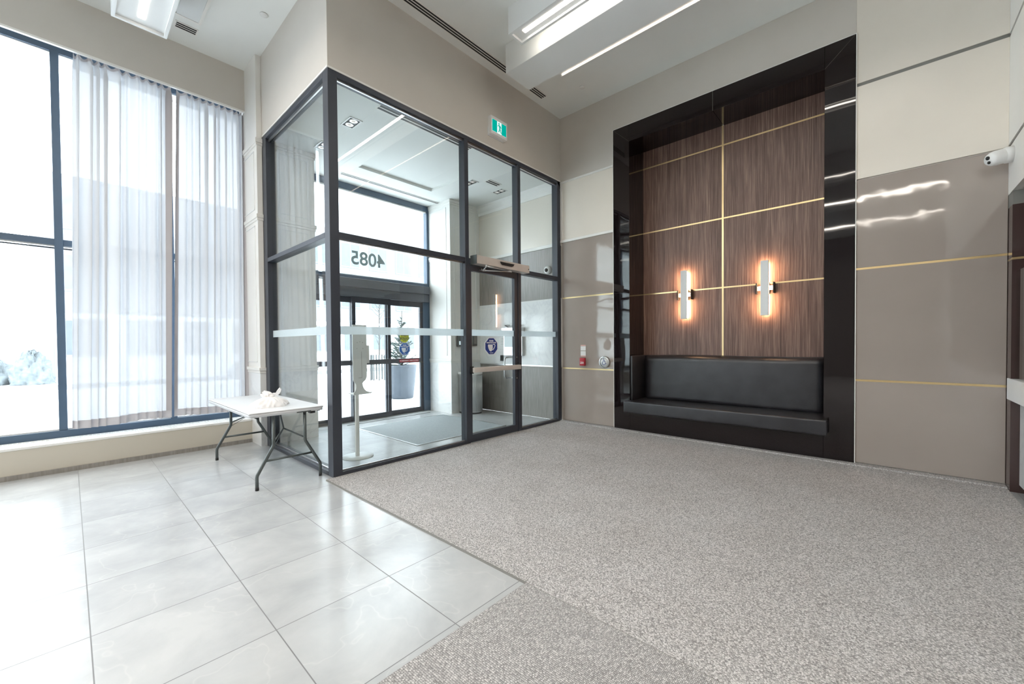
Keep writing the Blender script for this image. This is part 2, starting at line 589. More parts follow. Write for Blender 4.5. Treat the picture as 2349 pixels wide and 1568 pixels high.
struct('baseboard_right', MB().box(-.10, .02, YR, -.03, .008, .022), 'carpet_loop')

# vestibule stretch of the same wall
panel(.0, 2.13, 3.21, VC, 'panel_white')
obj('cap_trim', MB().box(-.02, .02, .0, 2.13, 3.15, 3.21, .003, 1), 'paint_trim', wr)
panel(.0, 2.13, 2.215, 3.15, 'grey_wood')
panel(.0, 2.13, .99, 2.215, 'marble', x=-.012)
obj('metal_strip', MB().box(-.014, .02, .0, 2.13, .965, .99), 'steel', wr)
panel(.0, 2.13, .0, .965, 'grey_wood')
obj('crown_moulding', MB().prism([(0, 4.12), (-.02, 4.12), (-.03, 4.17), (-.09, 4.25), (-.10, VC), (0, VC)], 1, 0, 2.13), 'paint_trim', wr)

# bulkhead above the vestibule glazing, vestibule ceiling
wv_ = sempty('wall_vestibule', (-2, 0, 4.3))
obj('bulkhead', MB().box(-L, 0, 0, .14, VT + .012, H), 'paint_beige', wv_)
obj('bulkhead', MB().box(-L, -L + .14, .14, YG + .1, VT + .012, H), 'paint_beige', wv_)
obj('edge_bead', MB().box(-L - .006, 0, -.006, .0, VT, VT + .02), 'paint_trim', wv_)
obj('edge_bead', MB().box(-L - .006, -L, 0, 2.085, VT, VT + .02), 'paint_trim', wv_)
vcb = MB()
hx0, hx1, hy0, hy1 = -2.74, -1.29, 1.05, 2.07
vcb.box(-L + .13, hx0, .13, YO + .1, VC, VC + .12)
vcb.box(hx1, 0, .13, YO + .1, VC, VC + .12)
vcb.box(hx0, hx1, .13, hy0, VC, VC + .12)
vcb.box(hx0, hx1, hy1, YO + .1, VC, VC + .12)
vcb.box(hx0 - .01, hx1 + .01, hy0 - .01, hy1 + .01, VC + .045, VC + .1)
vcl = struct('ceiling.001', vcb, 'paint_ceiling')

# bulkhead over the lobby windows + spandrel under them
ww = sempty('wall_window', (-9, YW, 0))
obj('bulkhead', MB().box(XL, -4.15, YW, YW + .03, 4.817, H), 'paint_beige', ww)
obj('head_wall', MB().box(XL, -4.15, YW + .03, YG + .1, 4.95, H), 'paint_beige', ww)
obj('bulkhead_lip', MB().box(XL, -4.15, YW - .004, YW + .03, 4.795, 4.817), 'paint_trim', ww)
obj('spandrel', MB().box(XL, -4.15, 2.52, YG + .1, 0, .31), 'paint_cream', ww)
obj('window_return', MB().box(-4.15, -4.0, YW, YG + .1, 0, H), 'paint_trim', ww)
struct('baseboard_window', MB().box(XL, -4.2, 2.505, 2.52, 0, .052), 'grey_wood')

# ------------------------------------------------------------------ lobby window wall
wi = sempty('window_1', (-9, YG, .4))
fr = MB()
fr.box(XL, -4.15, YG - .03, YG + .02, 4.85, 4.95)
fr.box(XL, -4.15, YG - .03, YG + .09, 2.60, 2.67)
fr.box(XL, -4.15, YG - .05, YG + .09, .31, .42)
obj('rail', fr, 'window_frame_flare', wi)
xs = [-4.17, -5.02, -6.035, -8.0, -10.0, -12.0]
for x in xs:
    obj('mullion', MB().box(x - .035, x + .035, YG - .045, YG + .09, .42, 4.86, .004, 1), 'window_frame_flare', wi)
obj('glass_pane', MB().box(XL, -4.15, YG + .02, YG + .03, .42, 4.86), 'window_glass', wi)
obj('glazing_bead', MB().box(XL, -4.15, YG - .005, YG + .02, .42, .435).box(XL, -4.15, YG - .005, YG + .02, 2.585, 2.60).box(XL, -4.15, YG - .005, YG + .02, 4.84, 4.85), 'white_enamel', wi)
obj('outer_rail', MB().box(XL, -4.15, YG + .03, YG + .22, 4.845, 4.95), 'white_enamel', wi)
obj('outer_bead', MB().box(XL, -4.15, YG + .22, YG + .235, 4.85, 4.95).box(XL, -4.15, YG + .09, YG + .11, 2.575, 2.59), 'dark_frame', wi)

# convector grille under the windows
cv = thing('convector_cover', 'white perforated convector cover running along the window sill', 'heater cover', (-8, 2.75, .31))
cg = MB()
cg.box(XL + .02, -4.2, 2.515, 2.56, .31, .338, .003, 1)
cg.box(XL + .02, -4.2, 2.84, 2.875, .31, .338, .003, 1)
x = -4.3
cg.box(-4.3, -4.2, 2.56, 2.84, .325, .338)
while x > -8.0:
    cg.box(x - .012, x, 2.56, 2.84, .325, .336)
    x -= .034
cg.box(XL + .02, x, 2.56, 2.84, .325, .336)
for y in (2.60, 2.645, 2.69, 2.735, 2.78):
    cg.box(-8.0, -4.3, y - .008, y + .008, .325, .336)
obj('grille', cg, 'white_enamel', cv)
obj('grille_tray', MB().box(-8.0, -4.3, 2.56, 2.84, .311, .318), 'plate_grey', cv)

# pilaster left of the vestibule (outside face)
def pilaster(name, x0, x1, y0, y1, ztop, faces, label):
    """panelled pilaster; faces: list of ('x-' or 'y-')"""
    t = sempty(name, ((x0 + x1) / 2, (y0 + y1) / 2, 0))
    obj('shaft', MB().box(x0, x1, y0, y1, 1.09, ztop), 'paint_trim', t)
    obj('marble_base', MB().box(x0 - .004, x1 + .004, y0 - .004, y1, 0, 1.05), 'marble', t)
    c = MB()
    for z, h_ in ((1.05, .045), (3.17, .05), (ztop - .06, .06) if ztop < 4.5 else (4.20, .06)):
        c.box(x0 - .02, x1 + .02, y0 - .02, y1, z, z + h_, .004, 1)
        c.box(x0 - .011, x1 + .011, y0 - .011, y1, z - .035, z, .003, 1)
    obj('collar', c, 'paint_trim', t)
    for f in faces:
        q = MB()
        for (z0, z1) in ((1.17, 3.08), (3.30, (ztop if ztop < 4.5 else 4.25) - .14)):
            g = .008
            if f == 'y-':
                a0, a1 = x0 + .1, x1 - .1
                q.box(a0, a1, y0 - .007, y0, z1 - g, z1).box(a0, a1, y0 - .007, y0, z0, z0 + g)
                q.box(a0, a0 + g, y0 - .007, y0, z0, z1).box(a1 - g, a1, y0 - .007, y0, z0, z1)
            else:
                a0, a1 = y0 + .12, y1 - .08
                q.box(x0 - .007, x0, a0, a1, z1 - g, z1).box(x0 - .007, x0, a0, a1, z0, z0 + g)
                q.box(x0 - .007, x0, a0, a0 + g, z0, z1).box(x0 - .007, x0, a1 - g, a1, z0, z1)
        obj('panel_moulding', q, 'white_panel', t)
    return t
pilaster('trim_1', -4.19, -4.125, 2.11, YG, H, ['x-'], '')
pilaster('trim_2', -4.0, -3.415, 2.14, YO + .05, VC, ['y-'], '')
pilaster('trim_3', -.80, -.002, 2.13, YO + .05, VC, ['y-', 'x-'], '')
struct('wall_outer', MB().box(-4.12, -3.42, YO, YO + .14, 0, VC + .1), 'paint_trim')

# ------------------------------------------------------------------ vestibule glazing
def frame_part(t, nm, *a):
    return obj(nm, MB().box(*a, .003, 1), 'dark_frame', t)
D = 2.10
g2 = sempty('window_2', (-2, .05, 0))      # front screen
frame_part(g2, 'corner_post', -L, -L + .10, 0, .125, 0, VT)
frame_part(g2, 'mullion', -2.262, -2.192, 0, .12, 0, VT - .04)
frame_part(g2, 'mullion', -1.16, -1.09, 0, .12, 0, VT - .04)
frame_part(g2, 'mullion', -.10, -.001, 0, .12, 0, VT - .04)
frame_part(g2, 'head_rail', -L + .10, -.001, 0, .12, VT - .055, VT)
frame_part(g2, 'transom_rail', -L + .10, -2.262, 0, .11, 2.535, 2.60)
frame_part(g2, 'transom_rail', -2.192, -1.16, 0, .11, 2.515, 2.60)
frame_part(g2, 'transom_rail', -1.09, -.10, 0, .11, 2.515, 2.585)
frame_part(g2, 'sill_rail', -L + .10, -2.262, 0, .12, 0, .045)
frame_part(g2, 'sill_rail', -1.09, -.10, 0, .12, 0, .045)
obj('glazing_bead', MB().box(-L + .10, -2.262, .035, .05, .045, .06).box(-L + .1, -2.262, .035, .05, 2.52, 2.535).box(-L + .1, -.1, .03, .05, VT - .075, VT - .055).box(-1.09, -.1, .035, .05, .045, .06), 'steel', g2)
for (a, b_, c, d) in ((-L + .10, -2.262, .045, 2.535), (-L + .10, -2.262, 2.60, VT - .055), (-2.192, -1.16, 2.60, VT - .055),
                      (-1.09, -.10, 2.585, VT - .055), (-1.09, -.10, .045, 2.515)):
    obj('glass_pane', MB().box(a, b_, .055, .063, c, d), 'clear_glass', g2)
for (a, b_) in ((-L + .10, -2.262), (-1.09, -.10)):
    obj('frosted_band', MB().box(a, b_, .0535, .0548, 1.515, 1.605), 'frosted_film', g2)
g3 = sempty('window_3', (-L, 1, 0))        # side screen
frame_part(g3, 'mullion', -L, -L + .12, D - .14, D, 0, VT - .0)
frame_part(g3, 'head_rail', -L, -L + .12, .125, D - .14, VT - .055, VT)
frame_part(g3, 'transom_rail', -L, -L + .11, .125, D - .14, 2.545, 2.60)
frame_part(g3, 'sill_rail', -L, -L + .12, .125, D - .14, 0, .045)
obj('glazing_bead', MB().box(-L + .035, -L + .05, .125, D - .14, .045, .06).box(-L + .035, -L + .05, .125, D - .14, VT - .09, VT - .055), 'steel', g3)
for (c, d) in ((.045, 2.545), (2.60, VT - .055)):
    obj('glass_pane', MB().box(-L + .055, -L + .063, .125, D - .14, c, d), 'clear_glass', g3)
obj('frosted_band', MB().box(-L + .0535, -L + .0548, .125, D - .14, 1.515, 1.605), 'frosted_film', g3)

# stickers
def octagon(cx_, cz, w_, h_, k=.30):
    a, b_ = w_ / 2, h_ / 2
    ka, kb = a * (1 - 2 * k), b_ * (1 - 2 * k)
    return [(cx_ - ka, cz - b_), (cx_ + ka, cz - b_), (cx_ + a, cz - kb), (cx_ + a, cz + kb), (cx_ + ka, cz + b_), (cx_ - ka, cz + b_), (cx_ - a, cz + kb), (cx_ - a, cz - kb)]
def mask_sticker(parent, x, z, y, w_, h_, vinyl, lab):
    s = obj('face_mask_sticker', MB().prism(octagon(x, z, w_, h_), 1, y, y - .001), 'white_vinyl', parent, lab)
    obj('blue_field', MB().prism(octagon(x, z, w_ * .92, h_ * .93), 1, y - .001, y - .0018), vinyl, s)
    mk = MB()
    sc = h_
    cup = [(-.22, .10), (.14, .10), (.15, -.08), (.10, -.24), (-.0, -.31), (-.12, -.26), (-.2, -.12), (-.25, .04)]
    mk.prism([(x + p[0] * sc - .01, z + p[1] * sc) for p in cup], 1, y - .0018, y - .0026)
    mk.tube([(x + .13 * sc, y - .0026, z + .10 * sc), (x + .26 * sc, y - .0026, z + .11 * sc), (x + .30 * sc, y - .0026, z + .03 * sc), (x + .22 * sc, y - .0026, z - .12 * sc), (x + .10 * sc, y - .0026, z - .22 * sc)], .006, 6)
    mk.box(x - .13 * sc, x + .15 * sc, y - .0018, y - .0026, z - .405 * sc, z - .375 * sc)
    obj('mask_symbol', mk, 'white_vinyl', s)
    tb = text_bm('PLEASE', .105 * sc, (x, y - .0022, z + .31 * sc), (1, 0, 0), (0, 0, 1), bold=.0015)
    t2 = text_bm('WEAR FACE MASK', .095 * sc, (x, y - .0022, z + .20 * sc), (1, 0, 0), (0, 0, 1), bold=.0015)
    me = bpy.data.meshes.new('t'); t2.to_mesh(me); t2.free(); tb.from_mesh(me); bpy.data.meshes.remove(me)
    obj('lettering', tb, 'white_vinyl', s)
    return s

# ------------------------------------------------------------------ inner door
d1 = sempty('door_1', (-1.68, .05, 0))
dx0, dx1 = -2.188, -1.164
df_ = MB()
df_.box(dx0, dx0 + .045, .015, .07, .012, 2.505)
df_.box(dx1 - .07, dx1, .015, .07, .012, 2.505)
df_.box(dx0 + .045, dx1 - .07, .015, .07, 2.43, 2.505)
df_.box(dx0 + .045, dx1 - .07, .015, .07, .012, .115)
obj('door_frame', df_, 'dark_frame', d1)
obj('glass_pane', MB().box(dx0 + .045, dx1 - .07, .04, .048, .115, 2.43), 'clear_glass', d1)
obj('frosted_band', MB().box(dx0 + .045, dx1 - .07, .0385, .0398, 1.515, 1.605), 'frosted_film', d1)
pb = obj('push_bar', MB().box(dx0 + .0, dx1 - .035, -.085, -.045, 1.0, 1.07, .008, 2), 'brushed', d1, 'brushed metal push bar')
obj('end_cap', MB().box(dx0 - .0, dx0 + .03, -.045, .015, .985, 1.085, .006, 1).box(dx1 - .045, dx1 - .005, -.07, .015, .985, 1.085, .006, 1), 'rubber_black', pb)
hx = dx1 - .13
obj('pull_handle', MB().tube([(hx + .10, .07, 1.185), (hx + .10, .12, 1.185), (hx + .09, .135, 1.185), (hx - .02, .14, 1.18), (hx - .045, .14, 1.155), (hx - .05, .14, 1.12), (hx - .05, .14, .92), (hx - .045, .14, .885), (hx - .02, .14, .86), (hx + .09, .135, .855), (hx + .10, .12, .855), (hx + .10, .07, .855)], .011, 10), 'steel', d1, 'chrome pull handle')
obj('handle_bolt', MB().lathe([(0, .0), (.008, 0), (.008, .006), (0, .006)], 12, axis_mat((hx + .10, .015, 1.185), (0, -1, 0))).lathe([(0, .0), (.008, 0), (.008, .006), (0, .006)], 12, axis_mat((hx + .10, .015, .855), (0, -1, 0))), 'steel', d1)
mask_sticker(d1, -1.735, 1.365, .0384, .27, .255, 'blue_vinyl', 'dark blue octagonal face mask sticker on the inner door glass')

# automatic operator above the door
op = thing('door_operator', 'silver automatic door operator box above the inner glass door', 'door operator', (-1.6, -.06, 2.58))
obj('housing', MB().box(-2.165, -1.035, -.13, -.002, 2.515, 2.63, .004, 1), 'brushed', op)
obj('end_plate', MB().box(-2.172, -2.165, -.13, -.002, 2.512, 2.633), 'leg_grey', op)
sw = obj('sensor', MB().prism([(-1.71, 2.60), (-1.40, 2.60), (-1.43, 2.565), (-1.46, 2.555), (-1.66, 2.555), (-1.69, 2.57)], 1, -.145, -.13, .004, 1), 'rubber_black', op, 'dark motion sensor window')
obj('key_switch', MB().lathe([(0, 0), (.008, 0), (.008, .005), (0, .005)], 12, axis_mat((-1.06, -.13, 2.57), (0, -1, 0))), 'rubber_black', op)
arm = MB()
arm.box(-1.52, -1.49, -.10, -.07, 2.495, 2.515)
arm.tube([(-1.505, -.085, 2.50), (-2.02, -.17, 2.485)], .009, 8)
arm.tube([(-1.505, -.17, 2.47), (-1.95, -.03, 2.455)], .008, 8)
arm.tube([(-1.505, -.085, 2.50), (-1.505, -.17, 2.47)], .010, 8)
arm.lathe([(0, 0), (.018, 0), (.018, .03), (0, .03)], 14, axis_mat((-2.02, -.17, 2.475), (0, 0, 1)))
arm.lathe([(0, 0), (.016, 0), (.016, .03), (0, .03)], 14, axis_mat((-1.95, -.035, 2.445), (0, 0, 1)))
arm.tube([(-2.02, -.17, 2.48), (-1.97, -.04, 2.455)], .008, 8)
arm.box(-1.99, -1.90, -.03, .014, 2.45, 2.475)
obj('arm', arm, 'steel', op, 'jointed steel arm')

# ------------------------------------------------------------------ outer doors and transom
g4 = sempty('window_4', (-2.1, YO, 2.6))
def wf(t, nm, *a, m_='window_frame_flare'):
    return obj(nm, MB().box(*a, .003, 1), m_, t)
ox0, ox1 = -3.415, -.80
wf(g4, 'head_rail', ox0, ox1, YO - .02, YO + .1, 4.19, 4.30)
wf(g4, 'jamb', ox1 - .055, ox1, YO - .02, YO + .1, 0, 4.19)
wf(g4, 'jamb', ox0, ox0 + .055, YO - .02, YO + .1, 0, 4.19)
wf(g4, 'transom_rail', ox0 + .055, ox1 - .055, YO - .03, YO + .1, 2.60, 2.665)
obj('glass_pane', MB().box(ox0 + .055, ox1 - .055, YO + .03, YO + .038, 2.665, 4.19), 'window_glass', g4)
obj('glazing_bead', MB().box(ox0 + .055, ox1 - .055, YO + .0, YO + .03, 4.165, 4.19).box(ox0 + .055, ox1 - .055, YO, YO + .03, 2.665, 2.68), 'white_enamel', g4)
obj('house_number', text_bm('4085', .345, (-2.15, YO + .042, 2.99), (-1, 0, 0), (0, 0, 1), .002, 'CENTER', .006), 'number_film', g4, 'grey number 4085 seen from behind')
d2 = sempty('door_2', (-2.1, YO, 0))
obj('header', MB().box(ox0 + .055, ox1 - .055, YO - .12, YO + .02, 2.44, 2.60, .006, 1).box(ox0 + .055, ox1 - .055, YO - .075, YO + .0, 2.28, 2.44, .004, 1), 'header_grey', d2)
def leaf(x0, x1, y, tilt=0):
    s = MB()
    s.box(x0, x0 + .065, y, y + .045, .01, 2.28)
    s.box(x1 - .065, x1, y, y + .045, .01, 2.28)
    s.box(x0 + .065, x1 - .065, y, y + .045, 2.17, 2.28)
    s.box(x0 + .065, x1 - .065, y, y + .045, .01, .10)
    s.box(x0 + .065, x1 - .065, y, y + .045, 1.03, 1.12)
    lf = obj('sliding_leaf', s, 'dark_frame', d2)
    obj('glass_pane', MB().box(x0 + .065, x1 - .065, y + .018, y + .026, .10, 2.17), 'window_glass', lf)
    return lf
leaf(-3.355, -2.465, YO - .0)
leaf(-2.525, -1.745, YO - .05)
rl = leaf(-1.83, -.97, YO - .0)
obj('side_post', MB().box(-.97, ox1 - .055, YO - .03, YO + .05, 0, 2.28), 'window_frame_flare', d2)
obj('floor_track', MB().box(ox0 + .055, ox1 - .055, YO - .08, YO + .06, .0, .01), 'steel', d2)
yb = YO - .001
mask_sticker(rl, -1.40, 1.31, yb + .018, .25, .25, 'bright_blue_vinyl', 'bright blue round face mask sticker on the outer sliding door')
yc = obj('caution_sticker', MB().lathe([(0, 0), (.105, 0), (.105, .001), (0, .001)], 28, axis_mat((-1.40, yb + .018, 1.545), (0, -1, 0)), False), 'yellow_vinyl', rl, 'yellow round caution automatic door sticker')
obj('black_band', MB().box(-1.505, -1.295, yb + .0165, yb + .0172, 1.50, 1.545), 'black_vinyl', yc)
tb = text_bm('CAUTION', .042, (-1.40, yb + .0155, 1.522), (1, 0, 0), (0, 0, 1), bold=.001)
obj('lettering', tb, 'yellow_vinyl', yc)
tb = text_bm('AUTOMATIC', .030, (-1.40, yb + .0165, 1.575), (1, 0, 0), (0, 0, 1), bold=.0008)
t2 = text_bm('DOOR', .026, (-1.40, yb + .0165, 1.48), (1, 0, 0), (0, 0, 1), bold=.0008)
me = bpy.data.meshes.new('t'); t2.to_mesh(me); t2.free(); tb.from_mesh(me); bpy.data.meshes.remove(me)
obj('lettering', tb, 'black_vinyl', yc)
es = obj('emergency_label', MB().box(-1.535, -1.075, YO - .0018, YO, 1.045, 1.10), 'red_vinyl', rl, 'red label reading in emergency push to open')
obj('lettering', text_bm('IN EMERGENCY \u2192 PUSH TO OPEN'.replace('\u2192', '-'), .029, (-1.305, YO - .0025, 1.073), (1, 0, 0), (0, 0, 1), bold=.0008), 'white_vinyl', es)

# entrance mat
mt_ = thing('entrance_mat', 'grey ribbed entrance mat inside the glass vestibule', 'mat', (-1.86, 1.33, 0))
obj('mat_surface', MB().box(-2.74, -.99, .49, 2.18, 0, .008), 'ribbed_mat', mt_)
fm = MB()
fm.box(-2.76, -.97, .47, .49, 0, .009).box(-2.76, -.97, 2.18, 2.20, 0, .009).box(-2.76, -2.74, .49, 2.18, 0, .009).box(-.99, -.97, .49, 2.18, 0, .009)
obj('mat_frame', fm, 'steel', mt_)
tag(obj('floor_drain', MB().box(-2.74, -1.0, 2.575, 2.60, 0, .004), 'black_slot'), 'narrow dark slot drain in the floor before the outer doors', 'drain')

# ------------------------------------------------------------------ niche
NX = .522
ni = thing('niche_surround', 'glossy black framed wall niche lined with walnut panels', 'wall niche', (.2, -2.54, 0))
y0, y1, yi0, yi1, zt, zi = -4.033, -1.048, -3.755, -1.322, 4.815, 4.55
obj('side_jamb', MB().box(-.012, NX, yi1, y1, 0, zt, .002, 1), 'black_gloss', ni)
obj('side_jamb', MB().box(-.012, NX, y0, yi0, 0, zt, .002, 1), 'black_gloss', ni)
obj('top_panel', MB().box(-.012, NX, -2.541, yi1, zi, zt, .002, 1), 'black_gloss', ni)
obj('top_panel', MB().box(-.012, NX, yi0, -2.545, zi, zt, .002, 1), 'black_gloss', ni)
obj('plinth_panel', MB().box(-.012, NX, yi0, yi1, .0, .31, .002, 1), 'black_gloss', ni)
tr_ = MB()
tr_.box(-.014, .0, y1, y1 + .008, 0, zt + .008).box(-.014, .0, y0 - .008, y0, 0, zt + .008).box(-.014, 0, y0, y1, zt, zt + .008)
obj('edge_trim', tr_, 'paint_trim', ni)
obj('joint_line', MB().box(-.0135, -.012, -2.545, -2.541, zi, zt), 'groove', ni)
for p_, q_ in ((yi0, y0), (yi1, y1)):
    obj('joint_line', MB().tube([(-.0125, p_, zi), (-.0125, q_, zt)], .0012, 4), 'groove', ni)
zz = [1.16, 2.197, 3.208, 4.268, zi]
yy = [yi0, -2.535, yi1]
for a, b_ in zip(zz, zz[1:]):
    for c, d in zip(yy, yy[1:]):
        obj('walnut_panel', MB().box(NX - .02, NX, c + (.010 if c > yi0 + .1 else 0), d - (.010 if d < yi1 - .1 else 0), a + .009, b_ - (.009 if b_ < zi - .01 else -.004), .001, 1), 'walnut', ni)
obj('niche_back', MB().box(NX, NX + .03, yi0, yi1, .3, zi), 'brass', ni)
for z in zz[1:-1]:
    obj('brass_strip', MB().box(NX - .023, NX, yi0, yi1, z - .010, z + .010), 'brass', ni)
obj('brass_strip', MB().box(NX - .024, NX, -2.535 - .012, -2.535 + .012, 1.16, zi), 'brass', ni)

# banquette
bq = thing('banquette', 'long black leather banquette seat built into the walnut niche', 'bench', (.1, -2.54, .3))
seat = MB()
o1 = [(-.165, -3.80), (-.0135, -3.80), (-.0135, yi0 + .004), (.50, yi0 + .004), (.50, yi1 - .004), (-.0135, yi1 - .004), (-.0135, -1.285), (-.165, -1.285)]
seat.prism(o1, 2, .312, .492, .022, 3)
obj('seat', seat, 'leather', bq)
def pad(x0, x1, a0, a1, z0, z1, bulge=.03):
    s = MB()
    s.box(x0, x1, a0, a1, z0, z1, .03, 3)
    return s
bk = MB()
def bf(u, v):
    y = yi0 + .006 + (yi1 - yi0 - .012 - .04) * u
    z = .488 + .71 * v
    e = min(1, 8 * min(u * 3.2, (1 - u) * 3.2)) ; e2 = min(1, 9 * min(v + .05, 1 - v))
    k = math.sqrt(max(0, 1 - (1 - e) ** 2)) * math.sqrt(max(0, 1 - (1 - e2) ** 2))
    return (NX - .022 - .13 * k - .008 * math.sin(PI * u) * math.sin(PI * v) * k, y, z - .006 * math.sin(u * 7))
bk.grid(bf, 90, 40)
bk.box(NX - .06, NX - .022, yi0 + .006, yi1 - .046, .488, 1.19)
obj('backrest', bk, 'leather', bq)
obj('side_cushion', MB().box(.0, NX - .03, yi1 - .042, yi1 - .003, .49, 1.195, .014, 2), 'leather', bq)

# wall sconces
sc = thing('backlit_sconce', 'slim vertical backlit wall sconce left of the brass centre strip', 'wall light', (NX, -2.01, 2.13), 'backlit sconces in the walnut niche')
def rel(bm_): return bm_
zc = 2.13
obj('light_bar', MB().box(.395, .418, -2.01 - .047, -2.01 + .047, 1.757, 2.50, .004, 1), 'plate_grey', sc, 'pale grey front bar')
obj('led_strip', MB().box(.420, .455, -2.01 - .036, -2.01 + .036, 1.77, 2.487), 'led_warm', sc)
br = obj('bracket', MB().box(.455, NX - .021, -2.01 - .045, -2.01 + .045, 2.05, 2.21, .003, 1).box(.45, .462, -2.01 - .10, -2.01 + .10, 2.10, 2.16), 'plate_grey', sc)
for s_ in (-1, 1):
    obj('bracket_end', MB().box(.42, .50, -2.01 + s_ * .095, -2.01 + s_ * .108, 2.055, 2.205), 'rubber_black', br)
dup(sc, (NX, -3.08, 2.13), 'slim vertical backlit wall sconce right of the brass centre strip')

# ------------------------------------------------------------------ reception side (right edge)
wq = sempty('wall_reception', (-3, YR, 0))
obj('soffit', MB().box(-5.0, .02, YR - .5, YR, 2.755, 3.19), 'paint_trim', wq)
obj('soffit', MB().box(-5.0, .02, YR - .5, YR, 3.225, 4.23), 'paint_trim', wq)
obj('soffit', MB().box(-5.0, .02, YR - .5, YR, 4.265, H), 'paint_trim', wq)
obj('shadow_gap', MB().box(-5.0, .02, YR - .5, YR - .012, 3.19, 3.225).box(-5, .02, YR - .5, YR - .012, 4.23, 4.265), 'groove', wq)
obj('niche_lining', MB().box(-.16, .02, -8.5, YR - .002, 0, 2.13), 'brown_gloss', wq)
obj('niche_lining', MB().box(-.16, .02, -8.5, YR - .002, 2.15, 2.63), 'brown_gloss', wq)
obj('niche_lining', MB().box(-.16, .02, -8.5, YR - .002, 2.63, 2.755), 'groove', wq)
obj('brass_strip', MB().box(-.158, .02, -8.5, YR - .003, 2.13, 2.15), 'brass', wq)
obj('pier', MB().box(-5.0, -4.4, YR - .5, YR, 0, 2.755), 'paint_trim', wq)
obj('niche_back', MB().box(-5.0, .02, -8.6, -8.5, 0, 2.755), 'brown_gloss', wq)
obj('niche_ceiling', MB().box(-5.0, -.16, -8.5, YR - .5, 2.70, 2.755), 'paint_ceiling', wq)
rc = thing('reception_desk', 'white topped reception desk with marble front at the right wall', 'desk', (-2, -5.5, 0))
obj('counter', MB().box(-4.3, -.035, -5.75, YR + .002, .84, 1.04, .004, 1), 'white_plastic', rc)
obj('marble_front', MB().box(-4.3, -.17, -5.27, -5.187, .075, .838), 'marble', rc)
obj('kick_plate', MB().box(-4.3, -.17, -5.6, -5.25, 0, .075), 'rubber_black', rc)
gs = thing('glass_screen', 'clear glass screen with steel post standing on the reception counter', 'glass screen', (-1.5, -5.2, 1.04))
obj('post', MB().box(-.10, -.068, YR - .045, YR - .015, 1.041, 1.955, .003, 1), 'steel', gs)
obj('glass_pane', MB().box(-3.9, -.12, YR - .035, YR - .027, 1.05, 2.02), 'clear_glass', gs)
lt = thing('letter_rack', 'small black wire rack on the reception counter behind the glass', 'letter rack', (-.62, -5.45, 1.04))
wr_ = MB()
for k in range(4):
    y = -5.30 - k * .07
    wr_.tube([(-.75, y, 1.045), (-.75, y, 1.17 + .02 * k), (-.50, y, 1.17 + .02 * k), (-.50, y, 1.045)], .004, 6)
for xx in (-.75, -.5):
    wr_.tube([(xx, -5.29, 1.046), (xx, -5.53, 1.046)], .004, 6)
obj('wire_frame', wr_, 'rubber_black', lt)

# turret security camera on the reception wall
tc = thing('security_camera', 'white turret security camera mounted high at the right corner', 'camera', (-.16, YR, 3.08))
mtx = axis_mat((-.17, YR, 3.085), (0, 1, 0))
obj('mount', MB().lathe([(0, 0), (.072, 0), (.072, .045), (.066, .06), (0, .06)], 32, mtx), 'white_plastic', tc)
dirv = Vector((-.45, .75, -.22)).normalized()
c0 = Vector((-.17, YR + .05, 3.085))
mt2 = axis_mat(c0, dirv)
obj('body', MB().lathe([(.064, 0), (.066, .03), (.066, .07), (.060, .10), (.048, .122), (0, .126)], 32, mt2), 'white_plastic', tc)
fc = c0 + dirv * .124
up = Vector((0, 0, 1)); sdv = dirv.cross(up).normalized(); upv = sdv.cross(dirv)
lens = MB()
lens.lathe([(0, 0), (.017, 0), (.017, .006), (.012, .009), (0, .009)], 20, axis_mat(fc + sdv * -.0 + upv * .018, dirv))
lens.lathe([(0, 0), (.013, 0), (.013, .006), (0, .006)], 20, axis_mat(fc + upv * -.024, dirv))
obj('lens', lens, 'rubber_black', tc)

# ------------------------------------------------------------------ ceiling fixtures
def linear_light(x0, x1, ya, yb_, zb, label, grp, hw=.026, em='led_white'):
    t = thing('linear_ceiling_light', label, 'ceiling light', ((x0 + x1) / 2, yb_, H), grp)
    h_ = MB()
    zr = zb + .03
    h_.box(x0, x1, ya, yb_, zr, H - .001)
    h_.box(x0, x0 + .03, ya, yb_, zb, zr).box(x1 - .03, x1, ya, yb_, zb, zr)
    h_.box(x0 + .03, x1 - .03, yb_ - .03, yb_, zb, zr).box(x0 + .03, x1 - .03, ya, ya + .03, zb, zr)
    obj('housing', h_, 'white_panel', t)
    xm = (x0 + x1) / 2
    obj('led_strip', MB().box(xm - hw, xm + hw, ya + .3, yb_ - .14, zr - .003, zr - .0005), em, t)
    return t
G = 'long linear lights under the lobby ceiling'
linear_light(-5.612, -5.152, -5.1, 1.87, 4.95, 'framed linear ceiling light ending at the window bulkhead', G)
linear_light(-7.80, -7.30, -8.0, 1.87, 4.95, 'framed linear ceiling light over the middle of the lobby', G, .10, 'led_far')
linear_light(-10.7, -10.2, -8.0, 1.87, 4.95, 'framed linear ceiling light farthest from the vestibule', G, .10, 'led_far')
lf2 = linear_light(-2.385, -2.145, -4.9, -.955, 5.08, 'narrow linear ceiling light hugging the dropped beam', G)
obj('cove_strip', MB().box(-2.144, -2.137, -4.8, -1.05, 5.10, 5.14), 'led_cove', lf2)
struct('trim_4', MB().box(-1.965, -1.475, YR, -.515, 5.02, H, .003, 1), 'white_panel')
gl_ = thing('edge_light', 'thin warm strip light along the right edge of the dropped beam', 'ceiling light', (-1.45, -3, 5.02))
obj('channel', MB().box(-1.474, -1.40, YR + .01, -1.03, 5.035, 5.05).box(-1.408, -1.40, YR + .01, -1.03, 5.02, 5.035), 'paint_trim', gl_)
obj('led_strip', MB().box(-1.424, -1.410, YR + .01, -1.05, 5.026, 5.0345), 'led_slot', gl_)
